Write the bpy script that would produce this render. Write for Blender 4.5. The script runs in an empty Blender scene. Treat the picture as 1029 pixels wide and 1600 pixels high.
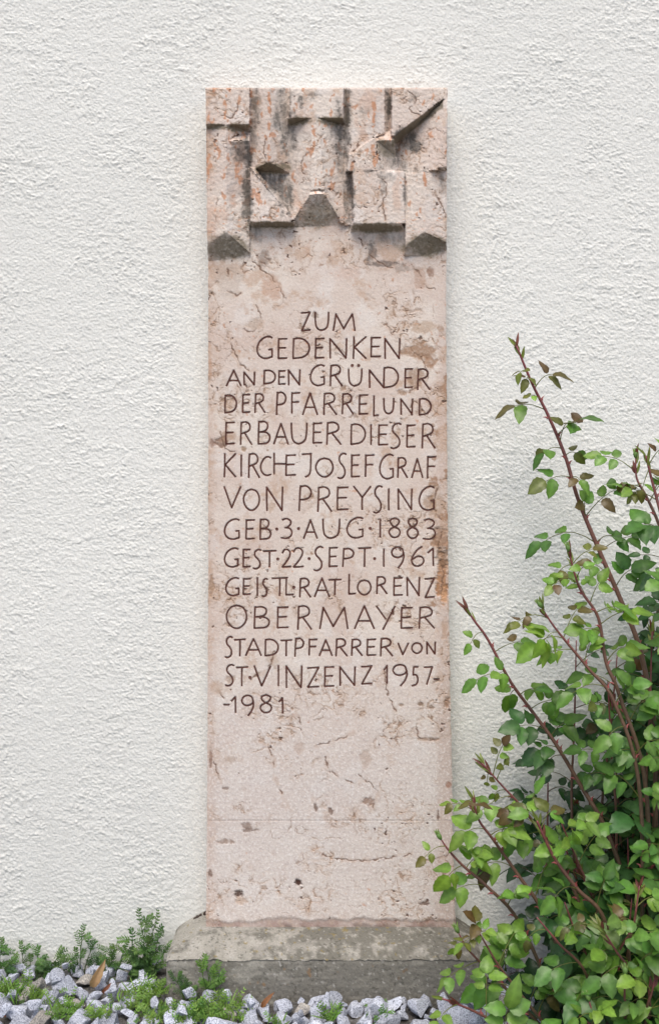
import bpy, math, random
import numpy as np
from mathutils import Vector, Matrix

# ------------------------------------------------------------------ camera, light
scene = bpy.context.scene
F, CX, HY, CAMZ, D = 1800.0, 514.5, 690.0, 1.45, 3.2      # focal length (photo px), principal column, horizon row, eye height, wall distance
cam_d = bpy.data.cameras.new('camera'); cam = bpy.data.objects.new('camera', cam_d)
scene.collection.objects.link(cam); scene.camera = cam
cam.location = (0, -D, CAMZ); cam.rotation_euler = (math.radians(90), 0, 0)
cam_d.sensor_fit = 'VERTICAL'; cam_d.sensor_height = 36; cam_d.lens = F / 1600 * 36
cam_d.shift_y = -(800 - HY) / 1600; cam_d.clip_start = .05; cam_d.clip_end = 2000

SUN_EL, SUN_AZ = 60, 186            # degrees; azimuth measured from +Y clockwise (sun stands behind the camera, a little to the left)
world = bpy.data.worlds.new("World"); scene.world = world; world.use_nodes = True
wn = world.node_tree.nodes; wl = world.node_tree.links
sky = wn.new('ShaderNodeTexSky'); sky.sky_type = 'NISHITA'; sky.sun_disc = False
sky.sun_elevation = math.radians(SUN_EL); sky.sun_rotation = math.radians(SUN_AZ)
sky.air_density = 1.0; sky.dust_density = 3.0; sky.ozone_density = 1.0
bg = wn['Background']; bg.inputs['Strength'].default_value = 0.10
wl.new(sky.outputs[0], bg.inputs['Color'])
sd = bpy.data.lights.new('sun', 'SUN'); sun = bpy.data.objects.new('sun', sd); scene.collection.objects.link(sun)
sd.energy = 1.5; sd.angle = math.radians(36); sd.color = (1, .93, .83)
el, az = math.radians(SUN_EL), math.radians(SUN_AZ)
sdir = Vector((math.sin(az) * math.cos(el), math.cos(az) * math.cos(el), math.sin(el)))
sun.rotation_euler = sdir.to_track_quat('Z', 'Y').to_euler()
scene.view_settings.view_transform = 'Standard'; scene.view_settings.look = 'None'
scene.view_settings.gamma = 1; scene.view_settings.exposure = 0.76

random.seed(7); RNG = np.random.default_rng(7)
COL = scene.collection

# ------------------------------------------------------------------ helpers
def P(px, py, Y):
    d = D + Y
    return Vector(((px - CX) / F * d, Y, CAMZ - (py - HY) / F * d))

_pr = np.random.default_rng(11); _perm = np.concatenate([_pr.permutation(2048)] * 2); _ga = _pr.uniform(0, 2 * math.pi, 2048)
_gx, _gy = np.cos(_ga).astype(np.float32), np.sin(_ga).astype(np.float32)
def perlin(x, y, seed=0):
    """gradient noise on arrays"""
    x, y = np.broadcast_arrays(np.asarray(x, float) + (seed % 97) * 13.37, np.asarray(y, float) + (seed % 89) * 7.91)
    x0 = np.floor(x); y0 = np.floor(y)
    xf = (x - x0).astype(np.float32); yf = (y - y0).astype(np.float32)
    xi = (x0.astype(np.int64) + seed * 7) & 2047; yi = y0.astype(np.int64) & 2047
    xj = (xi + 1) & 2047; yj = (yi + 1) & 2047
    px0, px1 = _perm[xi], _perm[xj]
    def g(p, iy, dx, dy):
        k = _perm[p + iy]; return _gx[k] * dx + _gy[k] * dy
    u = xf * xf * xf * (xf * (xf * 6 - 15) + 10); v = yf * yf * yf * (yf * (yf * 6 - 15) + 10)
    a = g(px0, yi, xf, yf); b = g(px1, yi, xf - 1, yf); c = g(px0, yj, xf, yf - 1); d = g(px1, yj, xf - 1, yf - 1)
    t = a + (b - a) * u
    return (t + (c + (d - c) * u - t) * v) * 1.5

def fbm(x, y, lam, octv=4, seed=0, gain=.5):
    s = 0; a = 1; t = 0
    for i in range(octv):
        s = s + a * perlin(x / lam + 17.3 * i, y / lam - 9.1 * i, seed + i * 31); t += a
        a *= gain; lam /= 2.03
    return s / t * 1.4

def sstep(a, b, x):
    t = np.clip((x - a) / (b - a), 0, 1); return t * t * (3 - 2 * t)

def np_mesh(name, verts, faces_flat, sizes, mat, parent=None, smooth=False, cols=None, matidx=None):
    me = bpy.data.meshes.new(name)
    verts = np.asarray(verts, np.float32); faces_flat = np.asarray(faces_flat, np.int32); sizes = np.asarray(sizes, np.int32)
    me.vertices.add(len(verts)); me.vertices.foreach_set('co', verts.ravel())
    me.loops.add(len(faces_flat)); me.loops.foreach_set('vertex_index', faces_flat)
    me.polygons.add(len(sizes))
    st = np.concatenate([[0], np.cumsum(sizes)[:-1]]).astype(np.int32)
    me.polygons.foreach_set('loop_start', st); me.polygons.foreach_set('loop_total', sizes)
    me.polygons.foreach_set('use_smooth', np.full(len(sizes), smooth, bool))
    for m in (mat if isinstance(mat, list) else [mat]): me.materials.append(m)
    if matidx is not None: me.polygons.foreach_set('material_index', np.asarray(matidx, np.int32))
    me.update(calc_edges=True); me.validate()
    if cols is not None:
        for k, c in cols.items():
            c = np.asarray(c, np.float32)
            if c.ndim == 1:
                at = me.attributes.new(k, 'FLOAT', 'POINT'); at.data.foreach_set('value', c)
            else:
                at = me.attributes.new(k, 'FLOAT_COLOR', 'POINT')
                if c.shape[1] == 3: c = np.concatenate([c, np.ones((len(c), 1), np.float32)], 1)
                at.data.foreach_set('color', c.ravel())
    o = bpy.data.objects.new(name, me); COL.objects.link(o)
    if parent: o.parent = parent
    return o

class MB:
    """collects vertices, faces and a colour per vertex; build() links them as ONE mesh"""
    def __init__(s): s.v = []; s.f = []; s.c = []
    def add(s, vs, fs, col=(1, 1, 1)):
        b = len(s.v); s.v += [tuple(v) for v in vs]
        s.f += [tuple(b + i for i in f) for f in fs]
        s.c += (col if isinstance(col, list) else [tuple(col)] * len(vs))
    def tube(s, pts, rad, n=6, col=(1, 1, 1), cap=True):
        pts = [Vector(p) for p in pts]; vs = []; cs = []
        up = Vector((0.31, 0.9, 0.2))
        for i, p in enumerate(pts):
            t = (pts[min(i + 1, len(pts) - 1)] - pts[max(i - 1, 0)])
            t = t.normalized() if t.length > 1e-9 else Vector((0, 0, 1))
            a = t.cross(up).normalized(); b = t.cross(a)
            r = rad[i] if isinstance(rad, (list, tuple)) else rad
            for k in range(n):
                w = 2 * math.pi * k / n; vs.append(p + (a * math.cos(w) + b * math.sin(w)) * r)
                cs.append(col[i] if isinstance(col, list) else col)
        fs = []
        for i in range(len(pts) - 1):
            for k in range(n):
                k2 = (k + 1) % n
                fs.append((i * n + k, i * n + k2, (i + 1) * n + k2, (i + 1) * n + k))
        if cap:
            fs.append(tuple(range(n))[::-1]); fs.append(tuple((len(pts) - 1) * n + k for k in range(n)))
        s.add(vs, fs, cs)
    def build(s, name, mat, parent=None, smooth=True):
        org = parent_world(parent)
        v = np.array(s.v, float).reshape(-1, 3) - np.array(org)
        return np_mesh(name, v, [i for f in s.f for i in f], [len(f) for f in s.f], mat, parent, smooth, {'tint': np.array(s.c)})

def parent_world(p):
    o = Vector((0, 0, 0))
    while p: o += p.location; p = p.parent
    return o

def thing(name, loc, label, cat, group=None):
    o = bpy.data.objects.new(name, None); COL.objects.link(o); o.location = loc; o.empty_display_size = .05
    return tag(o, label, cat, group)

def tag(o, label=None, cat=None, group=None, kind=None):
    if label: o['label'] = label
    if cat: o['category'] = cat
    if group: o['group'] = group
    if kind: o['kind'] = kind
    return o

def crom(pts, per=6):
    """Catmull-Rom curve through points (tuples of any length)"""
    pts = [np.array(p, float) for p in pts]; out = []
    n = len(pts)
    for i in range(n - 1):
        p0 = pts[i - 1] if i > 0 else 2 * pts[0] - pts[1]
        p1, p2 = pts[i], pts[i + 1]
        p3 = pts[i + 2] if i + 2 < n else 2 * pts[-1] - pts[-2]
        for k in range(per):
            t = k / per
            out.append(.5 * ((2 * p1) + (-p0 + p2) * t + (2 * p0 - 5 * p1 + 4 * p2 - p3) * t * t + (-p0 + 3 * p1 - 3 * p2 + p3) * t ** 3))
    out.append(pts[-1]); return out

# ------------------------------------------------------------------ materials
def new_mat(name, rough=.8):
    m = bpy.data.materials.new(name); m.use_nodes = True
    nt = m.node_tree; b = nt.nodes['Principled BSDF']; b.inputs['Roughness'].default_value = rough
    return m, nt, b
def node(nt, t, **kw):
    n = nt.nodes.new(t)
    for k, v in kw.items():
        if k in n.inputs: n.inputs[k].default_value = v
        else: setattr(n, k, v)
    return n
def noise(nt, scale, detail=4, rough=.55, vec=None, dist=0):
    n = node(nt, 'ShaderNodeTexNoise'); n.inputs['Scale'].default_value = scale; n.inputs['Detail'].default_value = detail
    n.inputs['Roughness'].default_value = rough; n.inputs['Distortion'].default_value = dist
    if vec: nt.links.new(vec, n.inputs['Vector'])
    return n.outputs['Fac']
def ramp(nt, fac, stops):
    r = node(nt, 'ShaderNodeValToRGB'); e = r.color_ramp.elements
    while len(e) < len(stops): e.new(.5)
    for i, (p, c) in enumerate(stops):
        e[i].position = p; e[i].color = (*c, 1) if len(c) == 3 else c
    nt.links.new(fac, r.inputs['Fac']); return r.outputs['Color']
def mix(nt, fac, a, b, mode='MIX'):
    n = node(nt, 'ShaderNodeMix', data_type='RGBA', blend_type=mode)
    for s, v in ((n.inputs[0], fac), (n.inputs[6], a), (n.inputs[7], b)):
        if hasattr(v, 'links'): nt.links.new(v, s)
        elif isinstance(v, (int, float)): s.default_value = v
        else: s.default_value = (*v, 1)
    return n.outputs[2]
def attr(nt, name, out='Color'):
    n = node(nt, 'ShaderNodeAttribute', attribute_name=name); return n.outputs[out]
def bump(nt, b, h, strength, distance=.01):
    n = node(nt, 'ShaderNodeBump'); n.inputs['Strength'].default_value = strength; n.inputs['Distance'].default_value = distance
    nt.links.new(h, n.inputs['Height']); nt.links.new(n.outputs[0], b.inputs['Normal'])
def objvec(nt): return node(nt, 'ShaderNodeTexCoord').outputs['Object']

# white rough-cast plaster
M_wall, nt, b = new_mat('white_stucco', .92)
v = objvec(nt)
c = ramp(nt, noise(nt, 1.3, 5, .6, v), [(.3, (.785, .79, .755)), (.7, (.835, .84, .805))])
c2 = ramp(nt, noise(nt, 160, 3, .6, v), [(.3, (.90, .895, .885)), (.62, (1, 1, 1))])
sx = node(nt, 'ShaderNodeSeparateXYZ'); nt.links.new(v, sx.inputs[0])
mr = node(nt, 'ShaderNodeMapRange'); nt.links.new(sx.outputs['Z'], mr.inputs[0])
for i_, v_ in ((1, .05), (2, 1.1), (3, .55), (4, 0.0)): mr.inputs[i_].default_value = v_
ad = node(nt, 'ShaderNodeMath', operation='MULTIPLY'); nt.links.new(mr.outputs[0], ad.inputs[0]); nt.links.new(noise(nt, 7, 6, .65, v), ad.inputs[1])
cw = mix(nt, ad.outputs[0], mix(nt, 1.0, c, c2, 'MULTIPLY'), (.50, .50, .475))
nt.links.new(cw, b.inputs['Base Color'])
bump(nt, b, noise(nt, 210, 4, .7, v), .6, .004)

# reddish limestone: the colour pattern is laid out per vertex (veins, pits, stains), grain by nodes
M_stone, nt, b = new_mat('pink_limestone', .72)
v = objvec(nt)
g = ramp(nt, noise(nt, 330, 3, .7, v), [(.3, (.86, .855, .85)), (.5, (.985, .985, .985)), (.68, (1.12, 1.13, 1.14))])
nt.links.new(mix(nt, 1.0, attr(nt, 'tint'), g, 'MULTIPLY'), b.inputs['Base Color'])
bump(nt, b, noise(nt, 420, 3, .7, v), .25, .002)

M_paint, nt, b = new_mat('dark_red_brown_letter_paint', .7)
nt.links.new(ramp(nt, noise(nt, 60, 3, .6, objvec(nt)), [(.35, (.080, .024, .017)), (.7, (.16, .060, .043))]), b.inputs['Base Color'])

# weathered concrete
M_conc, nt, b = new_mat('weathered_concrete', .9)
v = objvec(nt)
g = ramp(nt, noise(nt, 240, 4, .75, v), [(.3, (.72, .72, .71)), (.5, (.97, .97, .97)), (.7, (1.15, 1.14, 1.12))])
nt.links.new(mix(nt, 1.0, attr(nt, 'tint'), g, 'MULTIPLY'), b.inputs['Base Color'])
bump(nt, b, noise(nt, 180, 5, .7, v), .5, .004)

# granite chips
M_gran, nt, b = new_mat('speckled_granite', .85)
v = objvec(nt)
s1 = ramp(nt, noise(nt, 330, 3, .7, v), [(.36, (.16, .165, .19)), (.47, (.50, .51, .545)), (.60, (.74, .75, .78))])
s2 = ramp(nt, noise(nt, 90, 3, .6, v), [(.35, (.78, .78, .80)), (.6, (1, 1, 1))])
c = mix(nt, 1.0, mix(nt, 1.0, s1, s2, 'MULTIPLY'), attr(nt, 'tint'), 'MULTIPLY')
nt.links.new(c, b.inputs['Base Color'])
bump(nt, b, noise(nt, 150, 4, .65, v), .6, .004)

M_soil, nt, b = new_mat('gritty_soil', .95)
v = objvec(nt)
nt.links.new(ramp(nt, noise(nt, 40, 6, .75, v), [(.35, (.05, .045, .04)), (.5, (.16, .15, .14)), (.66, (.36, .36, .36))]), b.inputs['Base Color'])
bump(nt, b, noise(nt, 45, 6, .7, v), 1, .03)

def leaf_mat(name, rough, trans):
    m, nt, b = new_mat(name, rough)
    v = objvec(nt)
    var = ramp(nt, noise(nt, 55, 3, .6, v), [(.3, (.82, .84, .8)), (.7, (1.12, 1.1, 1.1))])
    c = mix(nt, 1.0, attr(nt, 'tint'), var, 'MULTIPLY')
    nt.links.new(c, b.inputs['Base Color'])
    bump(nt, b, noise(nt, 140, 2, .5, v), .18, .002)
    tr = node(nt, 'ShaderNodeBsdfTranslucent')
    tc = mix(nt, 1.0, c, (1.15, 1.25, .55), 'MULTIPLY'); nt.links.new(tc, tr.inputs['Color'])
    ms = node(nt, 'ShaderNodeMixShader'); ms.inputs[0].default_value = trans
    nt.links.new(b.outputs[0], ms.inputs[1]); nt.links.new(tr.outputs[0], ms.inputs[2])
    nt.links.new(ms.outputs[0], nt.nodes['Material Output'].inputs['Surface'])
    return m
M_leaf = leaf_mat('rose_leaf', .38, .36)
M_weed = leaf_mat('weed_leaf', .6, .3)
M_cane, nt, b = new_mat('rose_cane', .45)
nt.links.new(mix(nt, 1.0, attr(nt, 'tint'), ramp(nt, noise(nt, 80, 3, .6, objvec(nt)), [(.3, (.75, .75, .75)), (.7, (1.15, 1.15, 1.15))]), 'MULTIPLY'), b.inputs['Base Color'])
M_dry = leaf_mat('dry_leaf', .7, .2)

# ------------------------------------------------------------------ ground
def grid_faces(nr, nc, off=0):
    i = np.arange(nr - 1)[:, None] * nc + np.arange(nc - 1)[None, :] + off
    return np.stack([i, i + nc, i + nc + 1, i + 1], -1).reshape(-1, 4)      # row down, column right: faces towards -Y

gs = np.concatenate([-np.geomspace(900, 2.0, 14), np.linspace(-1.6, 1.6, 90), np.geomspace(2.0, 900, 14)])
gy = np.concatenate([-np.geomspace(900, 1.3, 14), np.linspace(-1.1, .3, 45), np.geomspace(1, 900, 12)])
GX, GY = np.meshgrid(gs, gy)
GZ = np.where((abs(GX) < 1.65) & (abs(GY) < 1.2), fbm(GX, GY, .12, 3, 3) * .008, 0) - .012
gv = np.stack([GX, GY, GZ], -1).reshape(-1, 3)
gf = grid_faces(len(gy), len(gs))[:, ::-1]
tag(np_mesh('ground', gv, gf.ravel(), np.full(len(gf), 4), M_soil, None, True), kind='structure')

# ------------------------------------------------------------------ stuccoed wall
def build_wall():
    step = 1.4
    xs = np.arange(-60, 1100, step); ys = np.arange(-40, 1545, step)
    ox = np.geomspace(30, 5200, 12)
    xs = np.concatenate([(xs[0] - ox)[::-1], xs, xs[-1] + ox]); ys = np.concatenate([(ys[0] - np.geomspace(30, 1500, 8))[::-1], ys, [1600]])
    U, V = np.meshgrid(xs, ys)
    # thrown coat: overlapping flakes whose lower edges break off sharply, and a sandy grain
    w1 = fbm(U, V, 70, 3, 1); w2 = fbm(U, V, 22, 3, 2); w3 = fbm(U, V, 9, 2, 3)
    wx = U + 10 * w2 + 5 * w3
    def shingle(per, tilt, k1, k2, k3, seed, width):
        ph = V / per + tilt * U / per + k1 * w1 + k2 * w2 + k3 * w3 + .5 * fbm(wx, V, 30, 2, seed)
        fr = ph - np.floor(ph)
        brk = sstep(.0, .45, fbm(wx, V * 1.5, width, 3, seed + 3))
        return (fr ** 1.6) * sstep(1, .90, fr) * brk
    sh = shingle(15, .12, 2.4, 1.5, .7, 11, 24) * .85 + shingle(10, -.22, 2.6, 1.3, .8, 21, 15) * .75 + shingle(27, .3, 1.8, 1.8, .7, 25, 34) * .7
    grain = .45 * fbm(U, V * 1.15, 8, 2, 33, .8) + .8 * fbm(U, V * 1.1, 3.9, 2, 35, .8)
    lump = fbm(wx, V * 1.3, 24, 3, 41, .6)
    rough = .55 + .6 * sstep(-.4, .4, fbm(U, V, 110, 2, 45))
    h = (sh * .0022 + lump * .0003 + sstep(.1, .5, lump) * .0003) * rough + grain * .0016 * (.6 + .5 * rough)
    # smoothed, brushed border along both flanks of the stone
    edge = np.where(U < 510, 322 - U, U - 702)
    m = sstep(58, 12, edge + 16 * fbm(U, V, 50, 3, 51)) * sstep(118, 170, V) * .85
    br = fbm(U + 3 * w2, V * .35, 9, 3, 61, .7) * .0016 + grain * .0012
    h = h * (1 - m) + (br + .0004) * m
    Y = -h
    d = D
    X = (U - CX) / F * d; Z = CAMZ - (V - HY) / F * d
    n, k = U.shape
    v = np.stack([X, Y, Z], -1).reshape(-1, 3)
    f = grid_faces(n, k)
    # body of the wall behind the coat
    ring = np.concatenate([np.arange(k), np.arange(1, n) * k + k - 1, (n - 1) * k + np.arange(k - 2, -1, -1), np.arange(n - 2, 0, -1) * k])
    back = v[ring].copy(); back[:, 1] = .35
    r2 = np.arange(len(ring)) + len(v); rn = np.roll(np.arange(len(ring)), -1)
    sf = np.stack([ring, ring[rn], r2[rn], r2], -1)
    v = np.concatenate([v, back]); fl = np.concatenate([f.ravel(), sf.ravel(), r2[::-1]])
    sz = np.concatenate([np.full(len(f) + len(sf), 4), [len(r2)]])
    o = np_mesh('stucco_wall', v, fl, sz, M_wall, None, True)
    tag(o, 'white rough plastered wall behind the inscribed stone and the rose bush', 'wall')
build_wall()

# ------------------------------------------------------------------ memorial stone
YS = -.072            # front plane of the slab
def left_e(y): return np.interp(y, [137, 300, 380, 410, 900, 1282, 1450], [321.5, 323, 324, 325.5, 325.5, 323.5, 322])
def right_e(y): return np.interp(y, [137, 300, 400, 500, 700, 950, 1282, 1450], [698.5, 697.5, 697, 696.5, 698, 700.5, 707, 711])

def plane3(p):
    (x0, y0, h0), (x1, y1, h1), (x2, y2, h2) = p
    a, b_ = np.linalg.solve([[x1 - x0, y1 - y0], [x2 - x0, y2 - y0]], [h1 - h0, h2 - h0])
    return lambda x, y: h0 + a * (x - x0) + b_ * (y - y0)
def inpoly(x, y, poly):
    r = np.zeros(x.shape, bool); n = len(poly)
    for i in range(n):
        x0, y0 = poly[i]; x1, y1 = poly[(i + 1) % n]
        c = (y0 > y) != (y1 > y)
        with np.errstate(divide='ignore', invalid='ignore'):
            xi = (x1 - x0) * (y - y0) / (y1 - y0 + 1e-12) + x0
        r ^= c & (x < xi)
    return r
T = .040
FACETS = [  # polygon, three points (x, y, height) of its plane
 # first pillar: block, ridged shaft, undersides, wedge, foot
 ([(310,130),(390.5,130),(390.5,195),(310,195)], [(322,137,T),(390,137,T),(322,195,T)]),
 ([(310,195),(353,195),(353,385),(310,410)], [(322,195,.026),(353,195,T),(322,300,.026)]),
 ([(353,195),(390.5,195),(390.5,400),(353,385)], [(353,195,T),(390,195,.010),(353,300,T)]),
 ([(310,194),(351,194),(310,204)], [(322,194,T),(351,194,T),(322,202,.026)]),
 ([(355,194),(390.5,194),(390.5,208)], [(355,194,T),(390,194,T),(390,206,.010)]),
 ([(357,220),(366,212),(390.5,207),(390.5,219)], [(358,220,.037),(390,219,.036),(390,207,.014)]),
 ([(358,220.5),(390.5,219),(390.5,266),(384,262)], [(358,220,.037),(390,219,.036),(388,262,.011)]),
 ([(310,390),(322,382),(353,363),(390.5,396),(390.5,402),(340,406),(310,408)], [(353,363,T),(322,383,.025),(345,406,0)]),
 # second pillar
 ([(390.5,130),(421,130),(421,268),(390.5,262)], [(391,137,.012),(421,137,.037),(391,200,.012)]),
 ([(421,130),(453,130),(453,272),(421,268)], [(421,137,.037),(453,137,.010),(421,200,.037)]),
 ([(396,264),(454,269),(461,318),(465,342),(460,343)], [(400,267,.004),(453,271,.008),(461,341,.012)]),
 ([(396,265),(422,253),(454,271),(424,268.5)], [(422,253,.037),(397,264,.012),(424,269,.008)]),
 ([(390.5,262),(394,262),(462,342),(454,346.5),(390.5,346.5)], [(390,263,.035),(455,346,.035),(390,346,.035)]),
 ([(391,262),(397.5,263),(466,341),(460,344.5)], [(393,263,.036),(459,343,.036),(399,263,.018)]),
 ([(390.5,346.5),(454,346.5),(480,344),(480,354),(390.5,354)], [(390,346.5,.035),(470,346.5,.035),(390,354.5,0)]),
 # third pillar
 ([(453,130),(537,130),(537,184),(453,184)], [(453,137,T),(537,137,T),(453,184,T)]),
 ([(451,184),(487,184),(487,312),(461,343),(452,310)], [(453,184,.012),(487,184,T),(453,300,.012)]),
 ([(487,184),(499,184),(508,304),(484,304)], [(487,184,T),(499,184,T),(490,304,T)]),
 ([(499,184),(537,184),(537,350),(530,350),(507,303)], [(499,184,T),(537,184,.010),(508,303,.036)]),
 ([(449,184),(482,184),(449,197)], [(451,184,T),(482,184,T),(451,196,.012)]),
 ([(493,184),(537,184),(537,196)], [(493,184,T),(537,184,T),(537,195,.010)]),
 ([(482,304),(486,297),(506,297),(509,304)], [(483,304,.044),(508,304,.044),(490,297,.034)]),
 ([(482.5,304),(508.5,304),(532,349),(536,354),(461,354),(461,342)], [(483,304,.043),(508,303,.043),(490,354,0)]),
 # fourth pillar
 ([(537,130),(583,130),(583,268),(537,268)], [(537,137,.020),(583,137,.039),(537,200,.020)]),
 ([(537,130),(546,130),(546,268),(537,268)], [(537,137,.008),(546,137,.026),(537,200,.008)]),
 ([(583,130),(602,130),(602,214),(583,214)], [(583,137,.039),(602,137,.030),(583,200,.039)]),
 ([(601,130),(611,130),(611,210),(601,210)], [(601,137,.022),(611,137,.006),(601,200,.022)]),
 ([(545,241),(552,237),(591,210),(591,268),(540,268)], [(552,240,.038),(590,212,.040),(560,268,.038)]),
 ([(587,214),(612,203),(617,214),(617,220),(589,220)], [(589,219.5,.042),(616,219,.038),(610,203,.012)]),
 ([(588,219.5),(617,219),(617,266),(588,268)], [(590,219.5,.042),(617,219,.038),(620,252,.012)]),
 ([(589,220),(630,254),(624,268),(587,268)], [(589,220,.040),(589,266,.039),(628,252,.010)]),
 # fifth pillar
 ([(611,130),(712,130),(712,155),(690,156),(617,212),(611,212)], [(611,137,T),(698,137,T),(611,200,T)]),
 ([(690,156),(712,154),(712,266),(622,268),(618,220)], [(630,222,.004),(690,180,T),(640,266,.018)]),
 ([(693,154),(690,160),(628,218),(616,226),(615,213)], [(616,212,T),(690,155,T),(626,220,.004)]),
 ([(682,263),(712,260),(712,267),(690,267)], [(682,262,T),(698,260,.040),(698,267,.026)]),
 # lower right block, gap beside it, last ridged shaft
 ([(537,268),(551,268),(551,352),(537,352)], [(537,268,.012),(551,268,.004),(537,350,.010)]),
 ([(550.5,267),(632,267),(632,349),(550.5,349)], [(550,268,.038),(631,268,.038),(550,349,.036)]),
 ([(550.5,349),(627,349),(633,362),(547,362)], [(553,349,.036),(627,349,.036),(549,362.5,0)]),
 ([(632,266),(663,266),(663,396),(632,396)], [(633,266,.024),(663,266,T),(633,300,.024)]),
 ([(663,266),(712,266),(712,396),(663,396)], [(663,266,T),(698,266,.024),(663,300,T)]),
 ([(631,386),(633,385),(662,362),(712,387),(712,399),(631,399)], [(662,362,T),(633,385,.023),(665,398,0)]),
]
def relief_h(x, y):
    wx = x + .8 * fbm(x, y, 14, 2, 91); wy = y + .8 * fbm(x, y, 14, 2, 92)
    h = np.zeros(x.shape)
    for poly, pts in FACETS:
        m = inpoly(wx, wy, poly)
        h[m] = plane3(pts)(wx[m], wy[m])
    h = np.clip(h, 0, .045)
    h = T - (T - h) * (1 + .42 * sstep(338, 305, y) * np.where(x > 549, sstep(272, 266, y), 1))
    # worn arrises: one light blur pass
    k = h.copy()
    for ax in (0, 1):
        k = (np.roll(k, 1, ax) + 2 * k + np.roll(k, -1, ax)) / 4
    m = (y > 142) & (y < 408)
    h = np.where(m, (.62 * h + .38 * k), h)
    return h + .0004 * fbm(x, y, 22, 3, 93) * (h != 0) + .0007 * fbm(x, y, 5, 2, 94) * (h != 0)

def blob(x, y, cx, cy, rx, ry, seed, rag=.55, ang=0, soft=.6):
    c, s = math.cos(math.radians(ang)), math.sin(math.radians(ang))
    dx, dy = x - cx, y - cy
    r = np.hypot((dx * c + dy * s) / rx, (-dx * s + dy * c) / ry)
    m = (r < 3.2); o = np.zeros(x.shape); xm, ym, rm = x[m], y[m], r[m]
    if rm.size:
        q = rm + rag * 1.25 * fbm(xm, ym, max(9, min(rx, ry) * 1.6), 4, seed, .7)
        o[m] = sstep(1.25, soft, q) * (.55 + .45 * sstep(-.45, .25, fbm(xm, ym, 6, 3, seed + 9, .7)))
    return np.clip(o * 1.3, 0, 1)

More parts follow.
